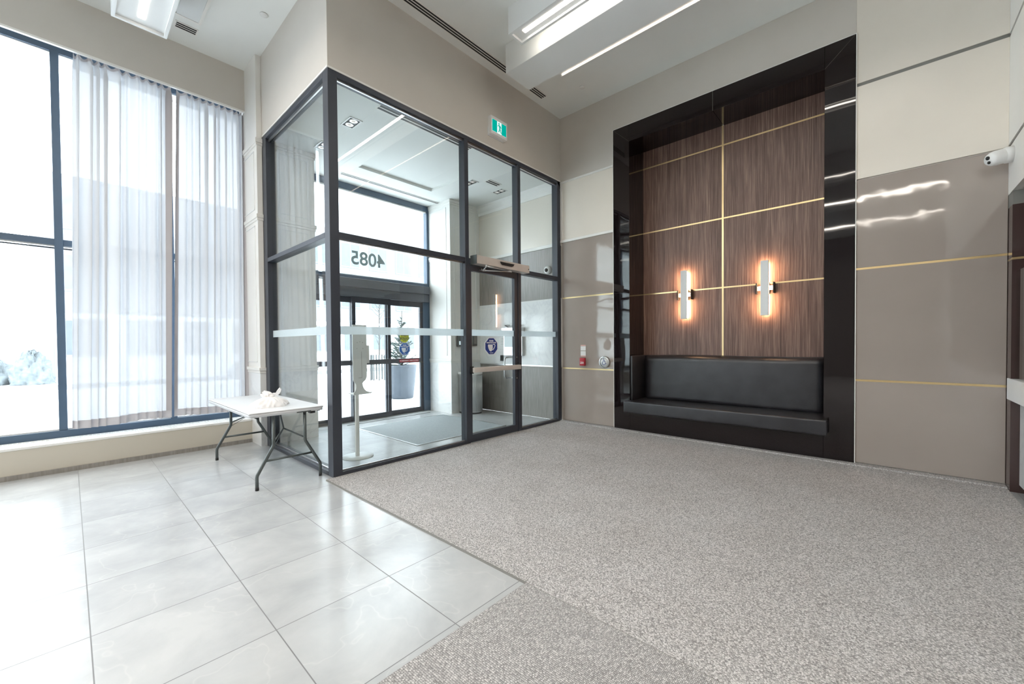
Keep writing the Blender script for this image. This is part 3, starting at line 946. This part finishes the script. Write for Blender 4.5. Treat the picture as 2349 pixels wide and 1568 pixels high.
cp = thing('ceiling_panel', 'shallow framed ceiling panel beside the window-side light', 'ceiling panel', (-4.93, 0, H))
obj('panel_face', MB().box(-5.04, -4.83, -1.5, 1.99, H - .012, H - .0005), 'plate_grey', cp)
obj('panel_frame', MB().box(-5.065, -4.80, 1.99, 2.02, H - .02, H - .0005).box(-4.83, -4.80, -1.5, 1.99, H - .02, H - .0005), 'paint_trim', cp)

def slot_vent(x0, x1, y0, y1, z, nslots, label, along='x'):
    t = thing('air_vent', label, 'air vent', ((x0 + x1) / 2, (y0 + y1) / 2, z))
    obj('vent_frame', MB().box(x0, x1, y0, y1, z - .008, z - .0005), 'paint_trim', t)
    s = MB()
    wv2 = (y1 - y0) / (nslots * 2 + 1)
    for k in range(nslots):
        a = y0 + wv2 * (1 + 2 * k)
        s.box(x0 + .015, x1 - .015, a - wv2 * .15, a + wv2 * 1.05, z - .0095, z - .0075)
    obj('slot', s, 'black_slot', t)
    return t
slot_vent(-3.95, -.70, -.255, -.125, H, 3, 'long black slotted air vent along the wall above the vestibule')
slot_vent(-5.03, -4.80, 2.145, 2.285, H, 3, 'small slotted air vent beside the window-side ceiling light')
slot_vent(-3.40, -1.9, .20, .345, VC, 2, 'slotted vent in the vestibule ceiling nearest the lobby')
slot_vent(-2.85, -.74, 2.45, 2.53, VC, 2, 'slotted vent in the vestibule ceiling above the outer doors')
slot_vent(-.93, -.62, .86, 1.0, VC, 2, 'short vent in the vestibule ceiling near the marble wall')

sp_ = thing('sprinkler_cover', 'round white sprinkler cover on the ceiling left of the vestibule corner', 'sprinkler cover', (-4.322, 1.275, H), 'sprinkler covers on the ceiling')
obj('cover_disc', MB().lathe([(0, -.014), (.042, -.014), (.045, -.010), (.045, -.007), (.04, -.007), (.04, -.0005), (0, -.0005)], 28, Matrix.Translation((-4.322, 1.275, H))), 'white_enamel', sp_)
dup(sp_, (-.509, -.785, H), 'round white sprinkler cover on the ceiling near the niche wall corner')

# twin recessed downlights of the vestibule
dl = thing('recessed_downlight', 'twin lamp recessed downlight nearest the corner post', 'downlight', (-3.44, .87, VC), 'twin recessed downlights in the vestibule ceiling')
fm = MB()
a, b_ = .085, .135
cx_, cy_ = -3.44, .87
fm.box(cx_ - a, cx_ + a, cy_ - b_, cy_ - b_ + .018, VC - .008, VC - .0005).box(cx_ - a, cx_ + a, cy_ + b_ - .018, cy_ + b_, VC - .008, VC - .0005)
fm.box(cx_ - a, cx_ - a + .018, cy_ - b_, cy_ + b_, VC - .008, VC - .0005).box(cx_ + a - .018, cx_ + a, cy_ - b_, cy_ + b_, VC - .008, VC - .0005)
obj('frame', fm, 'white_enamel', dl)
obj('baffle', MB().box(cx_ - a + .018, cx_ + a - .018, cy_ - b_ + .018, cy_ + b_ - .018, VC - .003, VC - .0006), 'black_slot', dl)
for s_ in (-1, 1):
    lp = obj('lamp', MB().lathe([(0, -.004), (.030, -.004), (.046, -.008), (.052, -.004), (.052, -.003)], 24, Matrix.Translation((cx_, cy_ + s_ * .058, VC))), 'steel', dl)
    obj('bulb', MB().lathe([(0, -.007), (.022, -.007), (.026, -.0045), (0, -.0045)], 20, Matrix.Translation((cx_, cy_ + s_ * .058, VC))), 'downlight_core', lp)
dup(dl, (-3.43, 1.76, VC), 'twin lamp recessed downlight before the curtain reflection')
dup(dl, (-1.06, 1.22, VC), 'twin lamp recessed downlight behind the door mullion')
dup(dl, (-.40, 1.13, VC), 'twin lamp recessed downlight nearest the marble wall')

# ------------------------------------------------------------------ exit sign
ex = thing('exit_sign', 'green running man exit sign on the wall above the inner door', 'exit sign', (-1.63, -.04, 4.6))
ex0, ex1, ez0, ez1 = -1.80, -1.455, 4.462, 4.722
obj('case', MB().box(ex0, ex1, -.062, -.0, ez0, ez1, .004, 1), 'white_plastic', ex)
obj('backplate', MB().box(ex0 - .01, ex1 - .03, -.012, -.0005, ez0 - .022, ez0 + .1), 'plate_grey', ex)
iw = (ex1 - ex0)
px0, px1, pz0, pz1 = ex0 + .022, ex1 - .022, ez0 + .04, ez1 - .045
pw = px1 - px0
obj('white_pictogram_field', MB().box(px0, px1, -.0635, -.062, pz0, pz1), 'exit_white', ex)
obj('green_panel', MB().box(px0 + .003, px0 + pw * .34, -.0648, -.0636, pz0 + .003, pz1 - .003), 'exit_green', ex)
obj('green_panel', MB().box(px0 + pw * .66, px1 - .003, -.0648, -.0636, pz0 + .003, pz1 - .003), 'exit_green', ex)
mn = MB()
mx_, mz = (px0 + px1) / 2, (pz0 + pz1) / 2
def T(pts, r=.006): mn.tube([(mx_ + p[0], -.0655, mz + p[1]) for p in pts], r, 6)
mn.lathe([(0, 0), (.012, 0), (.012, .002), (0, .002)], 14, axis_mat((mx_ - .008, -.0645, mz + .058), (0, -1, 0)))
T([(-.002, .035), (.008, .0), (.008, -.012)], .010)
T([(-.002, .038), (-.026, .03), (-.032, .014)], .005); T([(0, .036), (.024, .022), (.034, .004)], .005)
T([(.006, -.01), (.0, -.035), (-.014, -.062)], .007); T([(.010, -.01), (.026, -.035), (.028, -.06), (.042, -.062)], .006)
obj('running_figure', mn, 'exit_green', ex)

# ------------------------------------------------------------------ devices on the taupe wall
ps = thing('pull_station', 'small red fire alarm pull station with white label plates', 'fire alarm', (0, -.46, 1.1))
obj('body', MB().box(-.045, -.001, -.512, -.412, 1.012, 1.145, .006, 2), 'red_plastic', ps)
obj('handle', MB().box(-.052, -.045, -.497, -.427, 1.045, 1.078, .002, 1), 'white_plastic', ps, 'white lettered pull handle')
obj('lettering', text_bm('PULL', .03, (-.0535, -.462, 1.061), (0, -1, 0), (0, 0, 1), .0005, 'CENTER', .001), 'red_plastic', ps)
for a_, b__ in ((1.185, 1.262), (1.272, 1.345)):
    obj('label_plate', MB().box(-.008, -.001, -.512, -.412, a_, b__), 'white_plastic', ps)
for a_, b__ in ((1.168, 1.182), (1.35, 1.368)):
    obj('label_edge', MB().box(-.006, -.001, -.512, -.412, a_, b__), 'pale_red', ps)
ab = thing('door_push_plate', 'round steel accessible door push plate beside the niche frame', 'door button', (0, -.878, 1.085))
mtb = axis_mat((0, -.878, 1.083), (-1, 0, 0))
obj('rim', MB().lathe([(.078, .001), (.095, .001), (.095, .03), (.09, .038), (.078, .038)], 40, mtb), 'steel', ab)
obj('plate', MB().lathe([(0, .030), (.078, .030), (.078, .02), (0, .02)], 36, mtb), 'plate_grey', ab)
wh = MB()
def W_(pts, r=.004): wh.tube([(-.0315, -.878 - p[0], 1.083 + p[1]) for p in pts], r, 6)
W_([(-.01, .045), (-.006, .01), (.018, .01), (.03, -.025), (.04, -.022)])
W_([(-.008, .028), (.014, .024)])
W_([(.028 * math.cos(a_) - .004, -.015 + .03 * math.sin(a_)) for a_ in [2.2 + .35 * k for k in range(12)]])
wh.lathe([(0, 0), (.007, 0), (.007, .002), (0, .002)], 10, axis_mat((-.031, -.878 + .012, 1.083 + .055), (-1, 0, 0)))
obj('wheelchair_symbol', wh, 'blue_vinyl', ab)

# ------------------------------------------------------------------ things inside the vestibule
# hand sanitizer stand
hs = thing('sanitizer_stand', 'white hand sanitizer stand with drip tray behind the glass', 'sanitizer stand', (-3.56, .6, 0))
obj('base_plate', MB().lathe([(0, 0), (.19, 0), (.19, .008), (0, .010)], 48, Matrix.Translation((-3.555, .60, .0))), 'plate_grey', hs)
obj('pole', MB().box(-3.58, -3.535, .585, .615, .009, .98, .003, 1), 'white_enamel', hs)
bd = [(-3.612, 1.65), (-3.43, 1.65), (-3.43, 1.03), (-3.436, .985), (-3.452, .955), (-3.478, .935), (-3.492, .915), (-3.482, .87), (-3.465, .84), (-3.44, .815), (-3.40, .80), (-3.366, .798), (-3.366, .785), (-3.43, .778), (-3.47, .778), (-3.61, .775), (-3.61, .80), (-3.585, .83), (-3.575, .87), (-3.578, .91), (-3.60, .94), (-3.612, .965)]
obj('back_board', MB().prism(bd, 1, .572, .584), 'plate_grey', hs)
obj('dispenser', MB().box(-3.50, -3.385, .586, .70, 1.165, 1.395, .012, 2), 'white_plastic', hs)
obj('drip_tray', MB().box(-3.60, -3.37, .586, .74, .778, .792, .003, 1), 'plate_grey', hs)
sc_ = MB()
for (a_, b__) in ((-3.555, 1.43), (-3.52, 1.44), (-3.485, 1.43), (-3.56, 1.355), (-3.48, 1.355), (-3.50, 1.31)):
    sc_.lathe([(0, 0), (.004, 0), (.003, .003), (0, .003)], 8, axis_mat((a_, .572, b__), (0, -1, 0)))
sc_.box(-3.501, -3.498, .5705, .572, .985, 1.30).box(-3.545, -3.498, .5705, .572, .985, .989)
obj('screw', sc_, 'groove', hs)

# waste bin
tcn = thing('waste_bin', 'fluted stainless steel waste bin by the marble pilaster', 'bin', (-.45, 1.77, 0))
pts = []
for k in range(25):
    a_ = PI + PI * k / 24
    pts.append((-.45 + .19 * math.cos(a_), 1.90 + .21 * math.sin(a_) * 1.0))
pts = [(-.64, 2.10)] + pts + [(-.26, 2.10)]
obj('body', MB().prism([(x, y) for x, y in pts], 2, .03, .79), 'steel', tcn)
fl = MB()
for k in range(1, 24):
    a_ = PI + PI * k / 24
    fl.tube([(-.45 + .192 * math.cos(a_), 1.90 + .212 * math.sin(a_), .05), (-.45 + .192 * math.cos(a_), 1.90 + .212 * math.sin(a_), .77)], .006, 6)
obj('fluting', fl, 'steel', tcn)
obj('lid', MB().prism([(-.45 + (x + .45) * 1.04, 1.95 + (y - 1.95) * 1.04) for x, y in pts], 2, .79, .83), 'white_enamel', tcn)
obj('foot', MB().prism([(-.45 + (x + .45) * .95, 1.95 + (y - 1.95) * .95) for x, y in pts], 2, .0, .03), 'rubber_black', tcn)

# intercom panel, card reader, keypads, dome camera
ic = thing('intercom_panel', 'stainless steel intercom panel with pale screen on the marble wall', 'intercom', (-.03, 1.12, 1.4))
obj('case', MB().box(-.075, -.013, .87, 1.37, 1.16, 1.60, .006, 1), 'steel', ic)
obj('screen', MB().box(-.078, -.075, 1.06, 1.34, 1.335, 1.565), 'screen_white', ic)
obj('keypad', MB().box(-.078, -.075, .93, 1.02, 1.25, 1.45), 'leg_grey', ic)
th = thing('panel_lamp', 'small steel light hood above the intercom panel', 'wall light', (-.03, 1.12, 1.72))
obj('hood', MB().box(-.13, -.013, .86, 1.37, 1.64, 1.72, .006, 1), 'steel', th)
obj('arm', MB().tube([(-.02, 1.30, 1.74), (-.10, 1.30, 1.765), (-.10, .95, 1.765), (-.02, .95, 1.74)], .010, 8), 'steel', th)
tag(obj('card_reader', MB().box(-.035, -.013, 1.43, 1.50, 1.05, 1.165, .006, 2), 'rubber_black'), 'small black card reader on the marble wall beside the door', 'card reader')
nc = thing('notice_card', 'small printed notice on the marble wall above the card reader', 'notice', (-.014, 1.46, 1.45))
obj('card', MB().box(-.0145, -.0125, 1.40, 1.53, 1.37, 1.53), 'paper_white', nc)
li = MB()
for k in range(5):
    li.box(-.0152, -.0145, 1.42, 1.51, 1.385 + .03 * k, 1.391 + .03 * k)
obj('printed_line', li, 'groove', nc)
kp = thing('access_keypad', 'grey access keypad on the pilaster left of the door mullion', 'keypad', (-.58, 2.11, 1.47), 'keypads on the right pilaster')
obj('case', MB().box(-.665, -.50, 2.075, 2.121, 1.35, 1.60, .006, 2), 'leg_grey', kp)
obj('screen', MB().box(-.635, -.53, 2.0735, 2.075, 1.385, 1.46), 'screen_white', kp)
k2 = thing('access_keypad.001', 'narrow bronze access keypad on the pilaster right of the door mullion', 'keypad', (-.17, 2.11, 1.47), 'keypads on the right pilaster')
obj('case', MB().box(-.235, -.125, 2.085, 2.121, 1.36, 1.59, .006, 2), 'leg_grey', k2)
obj('button', MB().box(-.215, -.145, 2.083, 2.085, 1.40, 1.56), 'groove', k2)
dc = thing('dome_camera', 'small white dome camera on the vestibule wall above door height', 'camera', (0, .28, 2.75))
mtd = axis_mat((0, .28, 2.75), (-1, 0, -.15))
obj('base', MB().lathe([(0, .0), (.075, .0), (.075, .02), (.068, .045), (.045, .06), (0, .062)], 28, mtd), 'white_plastic', dc)
obj('eye', MB().lathe([(.034, .058), (.032, .075), (.02, .088), (0, .092)], 20, mtd), 'rubber_black', dc)

# ------------------------------------------------------------------ curtains
def curtain(x0b, x1b, x0t, x1t, seedv, label, nf, hem_edge):
    random.seed(seedv)
    nf += 2
    t = thing('curtain', label, 'curtain', ((x0b + x1b) / 2, 2.68, .45), 'sheer curtains drawn over the lobby windows')
    ph = [random.uniform(0, 6.28) for _ in range(6)]
    # irregular fold widths
    k = [0]
    for i in range(nf):
        k.append(k[-1] + random.uniform(.55, 1.5))
    k = [v / k[-1] for v in k]
    amp = [random.uniform(.6, 1.25) for _ in range(nf)]
    def fold(u):
        for i in range(nf):
            if u <= k[i + 1] + 1e-9:
                f = (u - k[i]) / (k[i + 1] - k[i])
                return amp[i] * math.sin(2 * PI * f)
        return 0
    ovl = [random.choice((0, 0, .3, .9, 1.3)) for _ in range(nf)]
    def local(u):
        for i in range(nf):
            if u <= k[i + 1] + 1e-9:
                return i, (u - k[i]) / (k[i + 1] - k[i])
        return nf - 1, 1
    ztop, zbot = 4.825, .455
    def pt(u, z):
        v = (z - zbot) / (ztop - zbot)
        xb = x0b + (x1b - x0b) * u
        xt = x0t + (x1t - x0t) * u
        x = xb + (xt - xb) * v
        fo = fold(u)
        low = math.sin(u * 9 + ph[0] + v * .8) * .5 + math.sin(u * 17 + ph[1] + v * 1.5) * .35
        a_ = .033 * (v ** 1.5) * fo + (1 - v) ** .8 * (.022 * fo + .050 * low) + .012 * math.sin(u * 40 + ph[2] + 2 * v) * (1 - v) * v * 2
        i_, f_ = local(u)
        wdt = (k[i_ + 1] - k[i_]) * abs(x1b - x0b)
        x -= ovl[i_] * wdt * .42 * math.sin(2 * PI * f_) * (.55 + .45 * v) * (1 if v < .97 else (1 - v) / .03)
        dip = .034 * (.5 - .5 * math.cos(2 * PI * f_)) * max(0, (v - .93) / .07)
        return (x, 2.70 + a_, z + .012 * math.sin(u * 5 + ph[4]) * (1 - v) - dip)
    NU, NV = 420, 60
    zh, zt2 = zbot + .095, ztop - .035
    obj('fabric', MB().grid(lambda u, v: pt(u, zh + (zt2 - zh) * v), NU, NV), 'sheer_cloth', t)
    obj('hem', MB().grid(lambda u, v: pt(u, zbot + (zh - zbot) * v), NU, 4), 'cloth_hem', t)
    obj('heading', MB().grid(lambda u, v: pt(u, zt2 + (ztop - zt2) * v), NU, 3), 'cloth_hem', t)
    for e in hem_edge:
        u0 = 0 if e == 0 else 1 - .055
        obj('side_hem', MB().grid(lambda u, v: tuple(Vector(pt(u0 + .055 * u, zh + (zt2 - zh) * v)) + Vector((0, -.004, 0))), 12, 60), 'cloth_hem', t)
    return t
curtain(-5.965, -5.075, -5.885, -5.01, 3, 'left sheer white curtain panel hanging beside the bare window', 9, [1])
curtain(-5.045, -4.19, -4.955, -4.165, 8, 'right sheer white curtain panel hanging next to the pilaster', 9, [0, 1])
tag(obj('curtain_track', MB().box(-8.0, -4.18, 2.68, 2.72, 4.830, 4.852), 'white_enamel'), 'slim white curtain track under the window bulkhead', 'curtain track')

# ------------------------------------------------------------------ folding table
ft = thing('folding_table', 'white plastic folding table on grey steel legs beside the glass corner', 'table', (-4.5, .98, 0))
TZ = .757
tx0, tx1, ty0, ty1 = -4.845, -4.150, .155, 1.79
tp = MB()
tp.box(tx0, tx1, ty0, ty1, TZ - .018, TZ, .012, 3)
# rounded rim skirt, notched in the middle of the short side
def rr(x0, x1, y0, y1, r, k=6):
    o = []
    for cxx, cyy, a0 in ((x1 - r, y1 - r, 0), (x0 + r, y1 - r, PI / 2), (x0 + r, y0 + r, PI), (x1 - r, y0 + r, 1.5 * PI)):
        for i in range(k + 1):
            a_ = a0 + PI / 2 * i / k
            o.append((cxx + r * math.cos(a_), cyy + r * math.sin(a_)))
    return o
def skirt():
    t = bmesh.new()
    O = rr(tx0, tx1, ty0, ty1, .035); I = rr(tx0 + .018, tx1 - .018, ty0 + .018, ty1 - .018, .025)
    lo, hi = TZ - .045, TZ - .008
    def ring(pts, z): return [t.verts.new((x, y, z)) for x, y in pts]
    a0, a1, b0, b1 = ring(O, hi), ring(O, lo), ring(I, hi), ring(I, lo)
    k = len(O)
    for i in range(k):
        j = (i + 1) % k
        for q in ((a0, a1), (a1, b1), (b1, b0)):
            f = t.faces.new((q[0][i], q[0][j], q[1][j], q[1][i])); f.smooth = True
    bmesh.ops.recalc_face_normals(t, faces=t.faces)
    return t
tp.join(skirt())
obj('table_top', tp, 'table_top', ft)
obj('carry_handle', MB().box(-4.42, -4.28, ty0 - .001, ty0 + .004, TZ - .047, TZ - .036), 'leg_grey', ft)
def leg_frame(y, s, nm):
    r = .0155
    for sx in (-1, 1):
        xm = (-4.775 - 4.177) / 2
        A = xm + sx * .148; B = xm + sx * .299
        lg = obj('leg', MB().tube([(A, y, TZ - .03), (A, y, .425), (A + sx * .004, y, .405), (B - sx * .004, y, .145), (B, y, .125), (B, y, .02)], r, 12), 'leg_grey', ft)
        obj('rubber_foot', MB().tube([(B, y, .0), (B, y, .03)], .0165, 12), 'rubber_black', lg)
    obj('crossbar', MB().tube([(xm - .225, y, .27), (xm + .225, y, .27)], .0115, 10), 'leg_grey', ft)
    yi = y + s * .30
    obj('brace', MB().tube([(xm - .148, y, .44), (xm - .0, y + s * .17, .535), (xm, yi, TZ - .03)], .0085, 8)
        .tube([(xm + .148, y, .44), (xm, y + s * .17, .535)], .0085, 8)
        .tube([(xm - .14, y, .40), (xm, y + s * .17, .53)], .003, 6), 'leg_grey', ft)
leg_frame(.199, 1, 'front'); leg_frame(1.765, -1, 'rear')
for q_ in ((-4.27, -4.22, .20, .26, TZ - .075, TZ - .018), (-4.20, -4.18, .18, .22, TZ - .055, TZ - .02)):
    obj('latch', MB().box(*q_), 'rubber_black', ft)

# knotted carrier bag
random.seed(5)
bg = thing('plastic_bag', 'knotted white plastic carrier bag lying on the folding table', 'bag', (-4.56, .50, TZ))
def bagpt(u, v):
    a_ = u * 2 * PI
    h_ = v
    rx, ry = .150, .115
    k = (1 - h_ ** 2.2) ** .5 if h_ < 1 else 0
    k = max(k, .16)
    wr1 = 1 + .10 * math.sin(5 * a_ + 3 * h_) + .06 * math.sin(11 * a_ + 7 * h_) + .04 * math.sin(19 * a_ - 5 * h_)
    ql = 1 + .16 * abs(math.cos(a_)) ** .7 * (1 - h_)
    x = -4.555 + rx * k * wr1 * ql * math.cos(a_) * (.93 if h_ < .05 else 1)
    y = .52 + ry * k * wr1 * math.sin(a_)
    z = TZ + .001 + .105 * h_ + .008 * math.sin(7 * a_) * h_ * (1 - h_) * 2
    return (x, y, z)
b1 = MB().grid(bagpt, 96, 24)
obj('bag_body', b1, 'bag_film', bg)
kn = MB()
def ear(p0, p1, w_, tw):
    p0, p1 = Vector(p0), Vector(p1)
    d = (p1 - p0); n_ = Vector((tw, .5, .2)).normalized(); s_ = d.cross(n_).normalized()
    def f(u, v):
        q = p0 + d * v
        ww_ = w_ * (.35 + .9 * math.sin(PI * min(1, v * .8 + .1))) 
        return tuple(q + s_ * (u - .5) * ww_ + n_ * .010 * math.sin(u * 9 + v * 5))
    kn.grid(f, 10, 10)
ear((-4.50, .53, TZ + .095), (-4.425, .60, TZ + .175), .035, .2)
ear((-4.56, .52, TZ + .09), (-4.625, .53, TZ + .15), .06, -.3)
ear((-4.53, .52, TZ + .10), (-4.60, .56, TZ + .165), .05, .6)
ear((-4.60, .52, TZ + .10), (-4.49, .54, TZ + .12), .05, .1)
kn.lathe([(0, -.022), (.022, -.012), (.028, 0), (.022, .014), (0, .022)], 14, Matrix.Translation((-4.535, .525, TZ + .108)))
obj('knotted_handle', kn, 'bag_film', bg)

# ------------------------------------------------------------------ outside
struct('floor.001', MB().box(-30, 40, YG + .1, 60, -.16, -.02), 'snow_ground')
pl = thing('planter', 'tall round blue grey planter outside the entrance doors', 'planter', (-.02, 5.15, -.02))
obj('pot', MB().lathe([(0, 0), (.27, 0), (.29, .02), (.345, .45), (.375, .80), (.385, .86), (.365, .88), (.34, .86), (.33, .80), (0, .80)], 48, Matrix.Translation((-.02, 5.15, -.02))), 'planter_clay', pl)
random.seed(11)
cf = thing('spruce_arrangement', 'spiky young spruce with frosty greenery planted in the blue grey planter', 'plant', (-.02, 5.15, .78))
nd = MB(); st = MB()
st.tube([(-.02, 5.15, .78), (-.02, 5.15, 1.7), (.0, 5.15, 2.30)], .022, 6, r2=.006)
def branch(p, d, ln, r):
    d = d.normalized()
    pts_ = [p, p + d * ln * .5 + Vector((0, 0, -.02)), p + d * ln + Vector((0, 0, .05 * ln))]
    st.tube(pts_, r, 5, r2=r * .4)
    nn = int(ln / .014)
    for i in range(nn):
        q = p + d * ln * (.15 + .85 * i / nn)
        for s_ in range(3):
            v_ = (d * .6 + Vector((random.uniform(-1, 1), random.uniform(-1, 1), random.uniform(-1, 1)))).normalized()
            tip = q + v_ * .055
            sd = v_.orthogonal().normalized() * .0060
            A = nd.bm.verts.new(q - sd); B = nd.bm.verts.new(q + sd); C_ = nd.bm.verts.new(tip); nd.bm.faces.new((A, B, C_))
for k in range(92):
    h_ = random.random() ** 1.25
    z = .82 + h_ * 1.28
    ln = (.46 * (1 - h_) + .07) * random.uniform(.7, 1.1)
    a_ = random.uniform(0, 2 * PI)
    branch(Vector((-.02, 5.15, z)), Vector((math.cos(a_), math.sin(a_), random.uniform(.1, .9))), ln, .010)
obj('stem', st, 'bark', cf); obj('needles', nd, 'needle', cf)

# young street tree with a timber guard
tg = thing('street_tree', 'thin bare sapling inside a pale timber guard across the forecourt', 'tree', (2.45, 10.7, -.02))
random.seed(4)
tt = MB(); tt.tube([(2.45, 10.7, -.02), (2.47, 10.7, 1.6), (2.5, 10.7, 3.8)], .03, 6, r2=.008)
for k in range(26):
    z = 1.2 + 2.5 * random.random(); a_ = random.uniform(0, 6.28); ln = random.uniform(.3, .8)
    p = Vector((2.47, 10.7, z)); q = p + Vector((math.cos(a_) * ln * .7, math.sin(a_) * ln * .7, ln * .7))
    tt.tube([p, (p + q) / 2 + Vector((0, 0, -.03)), q], .009, 5, r2=.003)
obj('branches', tt, 'bark', tg)
gd = MB()
for k in range(9):
    a_ = 2 * PI * k / 9
    gd.box(2.45 + .32 * math.cos(a_) - .025, 2.45 + .32 * math.cos(a_) + .025, 10.7 + .32 * math.sin(a_) - .015, 10.7 + .32 * math.sin(a_) + .015, -.02, 1.0)
obj('guard_slats', gd, 'timber_pale', tg)

bl_ = thing('street_building', 'pale low apartment building across the snowy street', 'building', (6, 24, 0))
obj('facade', MB().box(-7.1, 26, 24, 34, -.02, 9.5), 'facade_pale', bl_)
obj('ground_floor_wall', MB().box(-6.4, 26, 23.7, 24, -.02, 3.0), 'snow_ground', bl_)
for k, xx in enumerate([-5.4, -3.2, -1.0, 1.2, 3.4, 5.6, 7.8, 10.0, 12.2, 14.4]):
    for zz_ in (1.0, 4.1, 7.0):
        yf = 23.7 if zz_ < 3 else 24
        fo = obj('window', MB().box(xx - .75, xx + .75, yf - .05, yf, zz_ - .05, zz_ + 1.75), 'facade_pale', bl_)
        obj('window_glass', MB().box(xx - .65, xx - .04, yf - .06, yf - .05, zz_ + .05, zz_ + 1.65).box(xx + .04, xx + .65, yf - .06, yf - .05, zz_ + .05, zz_ + 1.65), 'facade_window', fo)
random.seed(21)
def bush(x, y, r, h_, label):
    q = MB()
    def f(u, v):
        a_ = u * 2 * PI; b__ = v * PI * .55
        rr_ = 1 + .12 * math.sin(5 * a_ + 9 * b__) + .07 * math.sin(13 * a_ + 3 * b__ + x)
        return (x + r * rr_ * math.sin(b__) * math.cos(a_), y + r * rr_ * math.sin(b__) * math.sin(a_), -.02 + h_ * max(0, math.cos(b__)) * rr_)
    q.grid(f, 40, 16)
    return tag(obj('snowy_shrub', q, 'shrub_frosty'), label, 'shrub', 'snowy shrubs in front of the far building')
bush(-6.95, 20, .55, 1.15, 'rounded frosty shrub seen through the bare window')
bush(-8.1, 21, .8, .9, 'low wide frosty shrub left of the rounded one')
bush(-.4, 18.5, .5, .6, 'small shrub seen beside the corner post')
struct('trim_5', MB().box(-30, 30, 16.0, 16.3, -.02, .14), 'facade_pale')

# ------------------------------------------------------------------ rest of the room behind the camera
struct('wall_left', MB().box(XL - .15, XL, YB, YG, 0, H), 'grey_wood')
struct('wall_back', MB().box(XL, -5.0, YB - .15, YB, 0, H).box(-5.0, -4.9, YB, YR - .5, 0, H), 'paint_beige')
